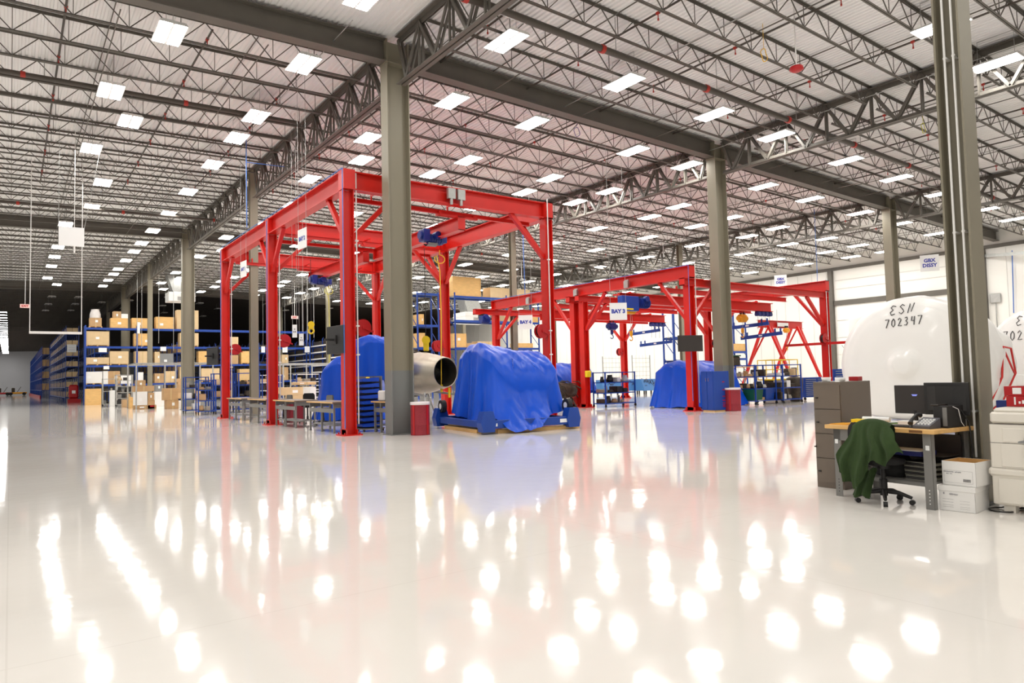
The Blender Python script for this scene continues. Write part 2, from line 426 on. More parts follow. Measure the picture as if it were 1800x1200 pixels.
KRAFT = mat('kraft_cardboard', S(186, 150, 108), .75, 0, .06, 3)
KRAFTL = mat('pale_kraft_cardboard', S(212, 184, 142), .75, 0, .05, 3)
PINE = mat('pine_plywood', S(222, 178, 112), .6, 0, .1, 2.5, stretch=(1, 1, 6))
PLY = mat('osb_plywood', S(206, 172, 120), .65, 0, .1, 9)
WHITEB = mat('white_cardboard', S(236, 234, 230), .6)
PAPER = mat('white_paper', S(240, 240, 238), .7)
GREYBOX = mat('grey_plastic_tote', S(128, 128, 128), .5)
GREYP = mat('grey_bench_paint', S(124, 122, 118), .45)
MAPLE = mat('maple_bench_top', S(222, 176, 110), .45, 0, .1, 3, stretch=(6, .6, 6))
WORN = mat('worn_bench_top', S(120, 104, 90), .5, 0, .15, 5)
TI = mat('burnished_exhaust_metal', S(176, 168, 152), .38, .75, .1, 3)
TID = mat('scorched_inner_metal', S(92, 86, 72), .5, .6, .2, 3)
CHROME = mat('bright_chrome', S(200, 200, 200), .2, .9)
BINB = mat('bright_blue_bin_plastic', S(20, 78, 205), .4)
RUBBER = mat('black_rubber', S(28, 27, 26), .7)
MAROON = mat('maroon_mesh', S(140, 28, 42), .6, 0, .1, 30)
CLEAR = mat('clear_plastic_liner', S(225, 215, 215), .3)
DKMETAL = mat('dark_engine_metal', S(70, 62, 52), .45, .5, .3, 8)
INK = mat('blue_ink', S(70, 80, 170), .7)
BINK = mat('black_ink', S(50, 48, 50), .7)
mat('label_print', S(150, 148, 152), .7)
GREENB = mat('green_plastic', S(14, 84, 54), .5)
LBLUE = mat('pale_blue_enamel', S(70, 125, 185), .45)
def W(m, root):   # world coordinates -> local of an unrotated root
    l = root.location; m.v = [(a-l[0], b-l[1], c-l[2]) for a, b, c in m.v]; return m
def wp(name, m, mt, root, sub=None, **k): 
    return part(name, W(m, root), mt, sub or root, **k)
FONTS = {}
def text_mesh(s, size, font=None, bold=0.0):
    cu = bpy.data.curves.new('lettering', 'FONT'); cu.body = s; cu.size = size; cu.align_x = 'CENTER'; cu.align_y = 'CENTER'; cu.resolution_u = 2; cu.offset = bold
    o = bpy.data.objects.new('lettering', cu); COL.objects.link(o)
    dg = bpy.context.evaluated_depsgraph_get(); me = bpy.data.meshes.new_from_object(o.evaluated_get(dg))
    bpy.data.objects.remove(o); return me
def lettering(s, size, mt, parent, loc, rot, bold=0.0):
    me = text_mesh(s, size, bold=bold); me.materials.clear(); me.materials.append(mt)
    o = bpy.data.objects.new('lettering', me); COL.objects.link(o); o.parent = parent; o.location = loc; o.rotation_euler = rot
    return o
# ================================================================ gantry cranes
def post(root, x, y, z1, hx=.16, hy=.15):
    m = M(); m.box(x-hx, y-hy, .02, x-hx+.03, y+hy, z1); m.box(x+hx-.03, y-hy, .02, x+hx, y+hy, z1); m.box(x-hx+.03, y-.012, .02, x+hx-.03, y+.012, z1)
    p = wp('post', m, RED, root)
    b = M(); b.box(x-.28, y-.28, 0, x+.28, y+.28, .03)
    for i in (-1, 1):
        for j in (-1, 1): b.cyl((x+i*.22, y+j*.22, .03), (x+i*.22, y+j*.22, .08), .02, 6)
    b.box(x-hx, y-hy-.09, .03, x-hx+.02, y+hy+.09, .16); b.box(x+hx-.02, y-hy-.09, .03, x+hx, y+hy+.09, .16)
    wp('base_plate', b, RED, root, p)
def beam(root, p, q, w, h, label=None):
    m = M(); m.ibeam(p, q, w, h, .03, .016); d = (Vector(q)-Vector(p)).normalized(); a = d.cross(Vector((0, 0, 1)))
    m.bar(Vector(p), Vector(p)+d*.02, w, h); m.bar(Vector(q)-d*.02, Vector(q), w, h)
    return wp('beam', m, RED, root)
def brace(root, p, q, w=.13):
    m = M(); m.bar(p, q, w, w, (0, 0, 1) if abs(p[2]-q[2]) < 99 else (1, 0, 0)); wp('knee_brace', m, RED, root)
YS = (18.2, 25.1, 31.8); XL, XR = 7.6, 14.78
g1 = thing('gantry_frame', 'tall red steel crane gantry standing over the workbenches and tarped engine', 'gantry', (7.6, 18.2, 0))
for x in (XL, XR):
    for y in YS: post(g1, x, y, 6.83)
    beam(g1, (x, 18.0, 7.12), (x, 32.0, 7.12), .3, .56)
    for k, y in enumerate(YS):
        if k < 2: brace(g1, (x, y+.12, 5.5), (x, y+1.35, 6.86))
        if k > 0: brace(g1, (x, y-.12, 5.5), (x, y-1.35, 6.86))
for y in YS:
    s = .17
    beam(g1, (XL+s, y, 7.12), (XR-s, y, 7.12), .3, .52)
    brace(g1, (XL+.14, y, 5.5), (XL+1.5, y, 6.88)); brace(g1, (XR-.14, y, 5.5), (XR-1.5, y, 6.88))
    for x in (XL, XR): 
        m = M(); m.box(x-.17, y-.17, 6.84, x+.17, y+.17, 7.4) if y != YS[0] or x != XL else m.box(x-.17, y-.22, 6.84, x+.17, y+.17, 7.4); wp('corner_joint', m, RED, g1)
for y in (18.75, 24.5, 25.75, 31.2):
    m = M(); m.ibeam((XL+.3, y, 6.75), (XR-.3, y, 6.75), .1, .12, .012, .01)
    for x in (8.6, 11.2, 13.8): m.box(x-.02, y-.02, 6.8, x+.02, y+.02, 7.0)
    for x in (8.6, 11.2, 13.8): m.box(x-.03, min(y, YS[0] if y < 20 else YS[1] if y < 28 else YS[2]), 6.93, x+.03, max(y, YS[0] if y < 20 else YS[1] if y < 28 else YS[2]), 6.97)
    wp('runway_rail', m, RED, g1)
for x in (10.9, 11.25):
    m = M(); m.box(x-.13, 17.93, 7.0, x+.13, 18.04, 7.32); m.cyl((x, 17.98, 6.82), (x, 17.98, 7.0), .05, 8); wp('junction_box', m, GALV, g1, label='grey junction box')
m = M(); m.tube([(XL-.2, 18.0, .2), (XL-.2, 18.0, 7.4), (XL-.2, 32, 7.43)], .014, 6); wp('air_line', m, BCORD, g1, label='blue air line')
for yy in (25.1, 31.8):
    m = M(); m.tube([(XL-.2, yy-.1, .2), (XL-.2, yy-.1, 7.3)], .014, 6); wp('air_line', m, BCORD, g1, label='blue air line')
for x, y in ((XL+.24, 18.1), (XR-.1, 17.98), (XL+.24, 25.0), (XL+.24, 31.7)):
    m = M(); m.tube([(x, y, .3), (x, y, 7.5)], .02, 6)
    for zz in (2.2, 3.0, 5.4): m.box(x-.05, y-.03, zz, x+.05, y+.03, zz+.04)
    wp('conduit', m, WHITEM, g1, label='white conduit')
def crane_bridge(y0, y1, x, lab, hy):
    r = thing('bridge_crane', lab, 'crane', (x, y0, 6.2))
    m = M(); m.ibeam((x, y0, 6.4), (x, y1, 6.4), .26, .44, .024, .014); m.box(x-.13, y0, 6.18, x+.13, y0+.02, 6.62); m.box(x-.13, y1-.02, 6.18, x+.13, y1, 6.62); wp('girder', m, RED, r)
    for y in (y0+.28, y1-.28):
        m = M(); m.box(x-.75, y-.07, 6.62, x+.75, y+.07, 6.69)
        for s in (-.65, .65): m.cyl((x+s, y-.09, 6.71), (x+s, y+.09, 6.71), .06, 10)
        wp('end_truck', m, RED, r)
def hoist(x, y, z, lab, zc=6.15):
    r = thing('electric_hoist', lab, 'hoist', (x, y, z))
    m = M(); m.box(x-.36, y-.2, z-.1, x-.12, y+.2, z+.3, .02); m.cyl((x-.44, y, z+.1), (x-.36, y, z+.1), .13, 14); wp('control_box', m, BLUEN, r)
    m = M(); m.cyl((x-.1, y, z), (x+.42, y, z), .17, 18)
    for k in range(5): m.cyl((x-.05+k*.09, y, z), (x-.03+k*.09, y, z), .19, 18)
    wp('motor', m, BLUEN, r)
    m = M(); m.box(x+.42, y-.14, z-.1, x+.56, y+.14, z+.16, .02); m.cyl((x+.1, y-.35, z+.1), (x+.1, y-.12, z+.1), .12, 14); wp('gearbox', m, BLUEN, r)
    m = M(); m.box(x-.16, y-.16, zc-.2 if zc-.2 > z else z, x-.1, y+.16, zc+.1); m.box(x+.1, y-.16, z, x+.16, y+.16, zc+.1)
    for s in (-.1, .1): m.cyl((x-.16, y+s, zc+.09), (x+.16, y+s, zc+.09), .05, 10)
    wp('trolley', m, BLACK, r)
    m = M(); m.grid(lambda u, v: (x-.18+.36*v, y+.16*cos(pi*u), z-.14-.1*sin(pi*u)), 8, 1); wp('chain_bag', m, GREYP, r)
    return r
crane_bridge(18.45, 24.8, 11.55, 'red crane bridge hung inside the tall gantry, near half with lamp at its end', 20)
crane_bridge(25.4, 31.6, 11.4, 'red crane bridge hung inside the tall gantry, far half', 31)
def cord(name, pts, r, mt, lab, cat, **k):
    m = M(); m.tube(pts, r, 6); return solo(name, m, mt, lab, cat, **k)
h1 = hoist(11.35, 20.1, 6.16, 'navy blue electric hoist on the near crane bridge beside the massive column')
h2 = hoist(11.25, 30.2, 5.98, 'navy blue electric hoist on the far crane bridge of the tall gantry')
def pendant(root, x, y, z0, z1, mt, coil=True):
    m = M(); pts = [(x, y, z0)]
    if coil: pts += [(x+.2*sin(a), y, z0-.3+.15*cos(a)) for a in [i*pi/5 for i in range(10)]]
    pts += [(x, y, z0-.7), (x+.02, y, (z0+z1)/2), (x-.03, y, z1)]
    m.tube(pts, .017, 6); wp('pendant_cord', m, mt, root)
    m = M(); m.box(x-.06, y-.03, z1-.25, x+.02, y+.03, z1, .01); wp('pendant_control', m, YEL, root)
pendant(h1, 11.62, 20.0, 5.8, 1.3, YCORD); pendant(h2, 11.7, 30.2, 5.9, 1.4, LIME)
m = M(); m.tube([(8.95, 17.95, 5.3), (8.95+.1, 17.95, 5.2), (8.9, 17.95, 3.2), (8.62, 17.95, 1.45)], .014, 6)
cord('air_hose', [(11.25, 22.2, 6.2), (11.2, 22.2, 4.0), (10.75, 22.1, 1.6)], .015, YCORD, 'yellow control cord dropping beside the massive column in front of the tarp', 'cord')
# hose reels
def reel(x, y, z, lab, axis='x', mirror=1, group='hose reels on the red posts'):
    r = thing('hose_reel', lab, 'hose reel', (x, y, z), 0, group)
    m = M()
    def C(a0, a1, rad, n=24):
        if axis == 'x': m.cyl((a0, 0, 0), (a1, 0, 0), rad, n)
        else: m.cyl((0, a0, 0), (0, a1, 0), rad, n)
    C(-.09, -.075, .24); C(.075, .09, .24); C(-.12, .12, .05, 12); part('reel_disc', m, REDD, r)
    m = M(); C(-.075, .075, .17) ; part('hose_coil', m, BLACK, r)
    m = M(); 
    if axis == 'x': m.bar((-.13, 0, .0), (-.13, 0, .26), .06, .02); m.bar((-.13, 0, .26), (-.13, .0, .26), .03, .03) if 0 else None; m.box(-.15, -.03, -.03, -.09, .03, .03); m.bar((-.115, .0, 0), (-.115, -.26, -.14), .03, .02, (1, 0, 0))
    else: m.bar((0, -.115, 0), (.28, -.115, -.12), .03, .05)
    m.bar((0, 0, 0), (-.3*mirror, 0, 0), .06, .06); part('bracket', m, REDD, r)
    return r
RB = 'z'
reel(7.97+.05, 18.2, 2.98, 'red hose reel on the front left post of the tall gantry', 'y')
reel(8.02, 25.1, 3.0, 'red hose reel on the middle left post of the tall gantry', 'y')
reel(8.02, 31.8, 3.0, 'red hose reel on the rear left post of the tall gantry', 'y')
reel(14.35, 25.0, 2.85, 'red hose reel with open face beside the yellow cord and exhaust cone', 'y', -1)
reel(14.38, 18.1, 3.0, 'red hose reel on the front right post of the tall gantry, above the tarp', 'y', -1)
# flat screens hung on posts
def screen(x, y, z, w, h, rz, lab, post_pt):
    r = thing('flat_screen', lab, 'screen', (x, y, z), rz, None)
    m = M(); m.box(-w/2, -.03, -h/2, w/2, .03, h/2, .008); part('housing', m, BLACK, r)
    m = M(); m.box(-w/2+.02, -.034, -h/2+.02, w/2-.02, -.031, h/2-.02); part('display', m, SCREENF, r)
    m = M(); m.box(-.12, .03, -.12, .12, .07, .12); m.bar((0, .07, 0), (0, .34, 0), .06, .06); part('wall_arm', m, BLACK, r)
    return r
screen(7.36, 18.5, 2.65, 1.0, .78, RAD(95), 'black flat screen seen edge on at the front left post of the tall gantry', None)
screen(7.2, 32.3, 2.72, 1.0, .78, RAD(104), 'black flat screen seen edge on at the rear left post of the tall gantry', None)
# knobs / clamps on posts
# ---- second gantry pair (lower)
g2x, g2X = 21.6, 31.4; zc = 4.92
g2 = thing('gantry_frame', 'low wide red crane gantry behind the blue tarped engine', 'gantry', (21.6, 17.8, 0))
for x in (g2x, g2X):
    for y in (17.8, 24.0, 24.65, 31.2): post(g2, x, y, zc)
    beam(g2, (x, 17.6, 5.46), (x, 31.4, 5.46), .3, .5)
    for y, s in ((17.8, 1), (24.0, -1), (24.65, 1), (31.2, -1)): brace(g2, (x+(.0), y+s*.15, 3.6), (x, y+s*1.5, 5.2))
for y in (17.8, 24.0, 24.65, 31.2):
    beam(g2, (g2x-(1.4 if y > 30 else .4), y, 5.05), (g2X+.2, y, 5.05), .26, .3)
    brace(g2, (g2x+.16, y, 3.6), (g2x+1.5, y, 4.9)); brace(g2, (g2X-.16, y, 3.6), (g2X-1.5, y, 4.9))
for y in (19.6, 22.2, 26.5, 29.6):
    m = M(); m.ibeam((g2x+.4, y, 4.98), (g2X-.3, y, 4.98), .14, .2, .014, .01)
    for x in (23, 26.5, 30): m.box(x-.03, y-.03, 5.08, x+.03, y+.03, 5.2)
    wp('runway_rail', m, RED, g2)
for y in (21.0, 24.3, 28.0): m = M(); m.box(21.42, y-.12, 5.22, 21.46, y+.12, 5.55); m.box(21.36, y-.12, 5.2, 21.44, y+.12, 5.5); wp('junction_box', m, GALV, g2, label='grey junction box')
m = M(); m.tube([(21.4, 17.62, .4), (21.4, 17.62, 5.7), (21.4, 31.4, 5.74)], .014, 6); wp('air_line', m, BCORD, g2, label='blue air line')
for x, y in ((21.86, 17.68), (31.3, 17.62)):
    m = M(); m.tube([(x, y, .3), (x, y, 5.8)], .02, 6); wp('conduit', m, WHITEM, g2, label='white conduit')
def crane_x(y, x0, x1, z, lab):
    r = thing('bridge_crane', lab, 'crane', (x0, y, z-.3))
    m = M(); m.ibeam((x0, y, z), (x1, y, z), .26, .42, .024, .014); wp('girder', m, RED, r)
    m = M(); m.ibeam((x0+.2, y+.75, z-.08), (x1-.6, y+.75, z-.08), .2, .34, .02, .014); wp('girder', m, RED, r)
    for x in (x0+.6, x1-1.2):
        m = M(); m.box(x-.06, y-.05, z+.21, x+.06, y+.95, z+.27); m.box(x-.05, y-.04, z+.15, x+.05, y+.04, z+.3); wp('end_truck', m, RED, r)
crane_x(20.4, 20.4, 31.0, 4.66, 'red crane bridge in the near half of the low wide gantry')
crane_x(27.4, 22.1, 31.0, 4.66, 'red crane bridge in the far half of the low wide gantry')
def blue_hoist2(x, y, z, lab, box=True):
    r = thing('electric_hoist', lab, 'hoist', (x, y, z))
    m = M(); m.cyl((x, y, z), (x+.5, y, z), .2, 16); m.cyl((x+.2, y-.3, z+.15), (x+.2, y+.3, z+.15), .12, 12)
    for k in range(5): m.cyl((x+.05+k*.09, y, z), (x+.07+k*.09, y, z), .23, 16)
    wp('motor', m, BLUEN, r)
    if box:
        m = M(); m.box(x-1.1, y-.15, z-.35, x-.15, y+.15, z+.25, .02); wp('control_cabinet', m, BLUE, r)
        m = M(); m.box(x-1.05, y-.16, z-.32, x-.5, y-.152, z-.26); wp('warning_strip', m, YEL, r)
    m = M(); m.box(x+.02, y-.1, z+.2, x+.3, y+.1, z+.6) if 0 else m.box(x+.1, y-.12, z+.1, x+.3, y+.4, z+.3); wp('trolley', m, BLACK, r)
    return r
blue_hoist2(21.0, 19.9, 4.42, 'royal blue hoist with square control cabinet and yellow strip, above the sign BAY 3')
blue_hoist2(20.45, 30.95, 4.62, 'navy blue hoist hanging right behind the front right post of the tall gantry', False)
# ---- chain hoist, trolleys and spreader bars
def chain_hoist(x, y, ztop, zhook, mt, lab, s=1.0, hook=True):
    r = thing('chain_hoist', lab, 'hoist', (x, y, zhook))
    m = M(); m.box(x-.16*s, y-.1*s, ztop-.34*s, x+.16*s, y+.1*s, ztop-.06*s, .03*s); m.cyl((x-.24*s, y, ztop-.2*s), (x+.24*s, y, ztop-.2*s), .09*s, 12); wp('body', m, mt, r)
    m = M(); m.tube([(x-.02, y, ztop-.3*s), (x-.02, y, zhook)], .008, 5); m.tube([(x+.05, y, ztop-.3*s), (x+.09, y, zhook+.6), (x+.05, y, zhook+.2)], .006, 5); wp('chain', m, GALV, r)
    m = M(); m.box(x-.07*s, y-.04, zhook-.1*s, x+.05*s, y+.04, zhook+.08*s, .015); m.tube([(x-.02+.0, y, zhook-.1*s)]+[(x-.02+.07*s*sin(a), y, zhook-.19*s+.07*s*cos(a)) for a in [pi*.1*i for i in range(0, 15)]], .018*s, 6); wp('hook', m, mt, r)
    m = M(); m.box(x-.1*s, y-.05, ztop-.1*s, x-.06*s, y+.05, ztop+.06); m.box(x+.06*s, y-.05, ztop-.1*s, x+.1*s, y+.05, ztop+.06); wp('trolley', m, BLACK, r)
    return r
chain_hoist(20.95, 20.35, 4.4, 3.2, ORANGE, 'orange chain hoist under the BAY 3 sign', 1.2)
chain_hoist(29.6, 21.1, 4.42, 3.55, ORANGE, 'orange chain hoist with big hook right of the second big column', 1.4)
chain_hoist(27.4, 28.1, 4.5, 3.9, BLUEN, 'navy blue chain hoist hooking a black lifting bar behind the low gantry', 1.5)
chain_hoist(25.9, 24.3, 4.9, 2.2, BLUEN, 'small navy blue hook block hanging between the pair of red posts and the tarp', .6) if 0 else None
def trolley_row(x, y, z, n, lab, bars, laby):
    tg = 'navy blue cable trolleys'
    for k in range(n):
        m = M(); t = thing('cable_trolley', lab.replace('cable trolley at the right end of', 'cable trolley, %s from the right on' % ordinal(k+1)), 'trolley', (x-.32*k, y, z), 0, lab)
        m.box(-.13, -.1, -.16, .13, .1, 0, .03); m.cyl((0, -.12, -.14), (0, .12, -.14), .1, 12); part('body', m, BLUEN, t)
        m = M(); m.tube([(0, 0, -.2), (0, 0, -.42), (.0, .02, -.9)], .009, 5); part('cable', m, BLACK, t)
trolley_row(30.85, 20.4, 4.45, 4, 'navy blue cable trolley at the right end of the near crane bridge', None, None)
trolley_row(30.85, 27.4, 4.45, 4, 'navy blue cable trolley at the right end of the far crane bridge', None, None)
def spreader(p, q, lab, top):
    r = thing('spreader_bar', lab, 'lifting bar', p)
    m = M(); m.bar(p, q, .09, .17); wp('bar', m, BLUE, r)
    d = Vector(q)-Vector(p)
    for t in (.03, .16, .84, .97):
        m = M(); c = Vector(p)+d*t; m.box(c.x-.03, c.y-.03, c.z+.08, c.x+.03, c.y+.03, c.z+.26); wp('lug', m, BLUE, r)
    for t in (.1, .9):
        m = M(); c = Vector(p)+d*t; m.tube([c+Vector((0, 0, .2)), (c.x, c.y, top)], .009, 5); wp('suspension_cable', m, GALV, r)
    c = Vector(p)+d*.5; m = M(); m.box(c.x-.05, c.y-.1, c.z-.03, c.x-.045, c.y+.1, c.z+.04); wp('label_plate', m, PAPER, r)
spreader((30.3, 22.5, 3.75), (30.3, 20.1, 3.84), 'upper blue lifting bar right of the second big column', 4.5)
spreader((30.55, 21.9, 3.2), (30.55, 19.55, 3.33), 'lower blue lifting bar right of the second big column', 4.5)
spreader((30.9, 30.2, 3.93), (30.9, 27.7, 4.04), 'upper blue lifting bar left of the wall mounted screen', 4.5)
spreader((31.1, 29.5, 3.22), (31.1, 27.0, 3.33), 'lower blue lifting bar left of the wall mounted screen', 4.5)
# G2 reels, screen
reel(21.25, 24.3, 3.05, 'red hose reel on the paired posts of the low gantry', 'y', -1) if 0 else None
reel(31.05, 31.2, 2.9, 'dark red hose reel on the far right post of the low gantry', 'y', -1)
reel(31.1, 23.95, 3.05, 'red hose reel beside the front screen on the low gantry', 'y', -1)
reel(31.05, 17.7, 2.95, 'dark red hose reel on the front right post of the low gantry', 'y', -1)
r = thing('jib_arm', 'long thin red horizontal arm crossing the front right post of the low gantry', 'arm', (31.4, 17.4, 2.7))
m = M(); m.bar((31.15, 19.8, 2.72), (31.15, 16.4, 2.72), .08, .12); wp('arm', m, RED, r); m = M(); m.tube([(31.15, 16.5, 2.66), (31.15, 16.7, 2.3), (31.15, 16.9, 2.6)], .01, 5); wp('cord', m, BLACK, r)
r = thing('flat_screen', 'dark flat screen facing front on the low gantry post', 'screen', (21.15, 17.45, 2.62), RAD(-22))
m = M(); m.box(-.52, -.03, -.31, .52, .03, .31, .01); part('housing', m, BLACK, r)
m = M(); m.box(-.5, -.034, -.29, .5, -.031, .29); part('display', m, SCREEN, r)
m = M(); m.box(-.2, .03, -.1, .2, .3, .05); part('wall_arm', m, BLACK, r)
# post boxes
m = M(); m.box(21.42, 23.68, 1.4, 21.7, 23.84, 1.7, .02); solo('disconnect_box', m, YEL, 'pale yellow switch box on the paired red posts', 'switch box')
# ---- hung signs
def sign(name, x, y, z, w, h, rz, lab, lines, mt=PAPER, size=.3, top=None, ink=INK, wires=2):
    r = thing(name, lab, 'sign', (x, y, z), rz)
    m = M(); m.box(-w/2, -.008, -h/2, w/2, .008, h/2); part('board', m, mt, r)
    for i, t in enumerate(lines): lettering(t, size, ink, r, (0, -.012, (len(lines)/2-.5-i)*size*1.0), (pi/2, 0, 0), .012)
    if not lines:
        m = M(); m.box(-w*.3, -.011, -h*.12, -w*.05, -.009, h*.02); m.box(w*.05, -.011, -h*.12, w*.3, -.009, h*.02); m.box(-w*.15, -.011, h*.1, w*.15, -.009, h*.2); part('print', m, MATS['label_print'], r)
    if top:
        m = M()
        for s in ((-.45, .45) if wires == 2 else (0,)): m.tube([(s*w, 0, h/2-.02), (s*w, 0, 11.08-drop(x)-z)], .006, 5)
        part('wire', m, GALV, r)
    return r
sign('hanging_sign', 17.7, 17.8, 3.76, .62, .62, RAD(-35), 'white hung sign reading BAY 3 beside the blue hoist cabinet', ['BAY 3'], size=.19, top=10.3)
sign('hanging_sign', 18.2, 24.0, 3.87, .62, .62, RAD(-35), 'white hung sign reading BAY 4 in front of the tall rack', ['BAY 4'], size=.19, top=10.2)
sign('hanging_sign', 7.3, 21, 5.94, .66, .62, RAD(-86), 'white hung sign reading BAY 2 between the front and middle left gantry posts', ['BAY 2'], size=.17, top=10.4)
sign('hanging_sign', 7.25, 27.5, 5.9, .66, .62, RAD(-86), 'white hung sign between the middle and rear left gantry posts', ['BAY 1'], size=.17, top=10.4)
sign('hanging_sign', 40.87, 17, 7.2, .9, .9, RAD(-65), 'white hung sign reading GBX DISSY above the wrapped engine', ['GBX', 'DISSY'], size=.27, top=9.9, wires=1)
sign('hanging_sign', 37.6, 24, 6.9, .7, .7, RAD(-55), 'smaller white sign reading GBX DISSY over the low gantry beam', ['GBX', 'DISSY'], size=.2, top=10.0, wires=1)
sign('hanging_sign', 8.05, 24, 3.28, .16, .45, RAD(-30), 'small white upright sign hung left of the yellow hook block', [], size=.14, top=10.4) 
sign('hanging_sign', 8.35, 24.2, 3.0, .16, .42, RAD(-30), 'small white upright sign hung right of the middle gantry post, lower one', [], size=.14, top=10.4) 
sign('hanging_sign', 9.2, 20.6, 2.9, .14, .42, RAD(-30), 'small white upright sign hung right of the front left gantry post', ['3'], size=.14, top=10.4) if 0 else None
r = thing('hook_block', 'bright yellow hook block hanging in front of the dark racks', 'hook', (9.72, 27, 3.5), RAD(70))
m = M(); m.cyl((-.06, 0, .28), (.06, 0, .28), .13, 16); m.box(-.05, -.1, .1, .05, .1, .3, .02); part('block', m, YEL, r)
m = M(); m.tube([(0, .1*sin(a), .02-.1*cos(a)+.0) for a in [2*pi*i/12 for i in range(13)]], .035, 8); part('hook', m, YEL, r)
m = M(); m.tube([(0, 0, .35), (0, 0, 2.9)], .012, 5); part('cable', m, BLACK, r)
r = thing('hook_block', 'yellow hook block hanging right of the massive column above the exhaust cone', 'hook', (12.15, 22.0, 2.55), RAD(60))
m = M(); m.cyl((-.08, 0, .35), (.08, 0, .35), .15, 16); m.box(-.06, -.1, -.05, .06, .1, .3, .03); part('block', m, YEL, r)
m = M(); m.tube([(0, 0, -.05)]+[(0, .08*sin(a), -.16+.08*cos(a)) for a in [pi*.12*i for i in range(13)]], .022, 6); part('hook', m, BLACK, r)
m = M(); m.tube([(0, 0, .45), (0, 0, 3.7)], .012, 5); part('cable', m, BLACK, r)
# ================================================================ workbenches in a row
def bench(name, lab, x0, x1, y0, y1, h, top, group=None, nleg=3):
    r = thing(name, lab, 'workbench', (x0, y0, 0), 0, group)
    m = M(); m.box(0, 0, h-.045, x1-x0, y1-y0, h, .006); part('tabletop', m, [top], r)
    m = M(); m.box(-.004, 0, h-.04, 0, y1-y0, h-.004); part('edge_strip', m, MAPLE, r, label='pale wooden front edge')
    dx, dy = x1-x0, y1-y0
    for x in (.06, dx-.11):
        for k in range(nleg):
            y = .08+(dy-.21)*k/(nleg-1); m = M(); m.box(x, y, 0, x+.05, y+.05, h-.045); m.box(x-.01, y-.01, 0, x+.06, y+.06, .012); part('leg', m, GREYP, r)
    m = M(); m.box(.055, .08, h-.32, .07, dy-.08, h-.2); part('front_rail', m, GREYP, r)
    m = M(); m.box(.11, .1, .2, dx-.11, dy-.1, .225); m.box(.06, .1, .17, .09, dy-.1, .25) if 0 else None; part('lower_shelf', m, GREYP, r)
    m = M(); m.box(.1, dy-.12, h-.18, dx-.1, dy-.1, h-.05); part('end_rail', m, GREYP, r); m = M(); m.box(.1, .1, h-.18, dx-.1, .12, h-.05); part('end_rail', m, GREYP, r)
    return r
BG = 'wood edged grey workbenches in a row'
tb = [(18.85, 21.55), (22.75, 25.9), (26.6, 29.1), (29.6, 31.55)]
tb = [(19.1, 21.25), (22.4, 24.65), (25.5, 27.9), (28.75, 31.05)]
nm = ['front workbench of the row, next to the front left gantry post', 'second workbench of the row, behind the maroon drum', 'third workbench of the row between the middle and rear gantry posts', 'rear workbench of the row by the rear left gantry post']
for (a, b), n_ in zip(tb, nm): bench('workbench', 'grey steel '+n_, 7.48, 8.28, a, b, .9, WORN, BG)
bench('workbench', 'grey workbench with wooden edge tucked behind the massive column', 8.5, 9.3, 17.75, 18.75, .9, WORN)
# printer on it
r = thing('printer', 'small white printer on the bench behind the massive column', 'printer', (8.78, 18.25, .9))
m = M(); m.box(-.2, -.2, 0, .2, .2, .3, .03); part('body', m, WHITEM, r); m = M(); m.box(.0, -.203, .06, .18, -.2, .22); part('paper_slot', m, BLACK, r)
# louvered bin rack
r = thing('bin_rack', 'grey louvered rack of blue plastic bins on casters beside the front gantry post', 'bin rack', (8.65, 18.95, 0))
m = M(); m.box(.26, -.03, .1, .3, .5, 1.62); m.box(-.34, .2, .12, .36, .24, 1.6) if 0 else None; m.box(-.32, .46, .1, .36, .5, 1.62); m.box(-.32, -.03, .06, .36, .5, .1); part('frame', m, GREYP, r)
for x in (-.28, .32):
    for y in (0.0, .44): m = M(); m.cyl((x-.02, y, .04), (x+.02, y, .04), .04, 10); part('caster', m, BLACK, r)
def bin_(y, z, x=-.3):
    m = M(); w = .16
    m.add([(x, y, z), (x, y+w, z), (x+.5, y+w, z), (x+.5, y, z), (x-.06, y, z+.08), (x-.06, y+w, z+.08), (x+.5, y+w, z+.12), (x+.5, y, z+.12)], [(0, 1, 2, 3), (0, 4, 5, 1), (0, 3, 7, 4), (1, 5, 6, 2), (3, 2, 6, 7)])
    return m
for k in range(9):
    for j in range(3):
        solo('plastic_bin', W(bin_(0, 0), thing.__class__ and type('o', (), {'location': (0, 0, 0)})()), BINB, 'small royal blue plastic bin, %s shelf up, %s across in the louvered rack' % (ordinal(k+1), ordinal(j+1)), 'bin', (8.65, 18.92+j*.17, .14+k*.165), 0, 'blue plastic bins in the louvered rack', fix=False)
for j in range(4):
    solo('work_glove', M().box(-.05, -.04, 0, .05, .04, .05, .02), YEL, 'bright yellow glove in the top bins of the louvered rack, %s from the front' % ordinal(j+1), 'glove', (8.5+.06*j, 18.96+j*.11, 1.545), .4*j, 'yellow gloves on the bin rack')
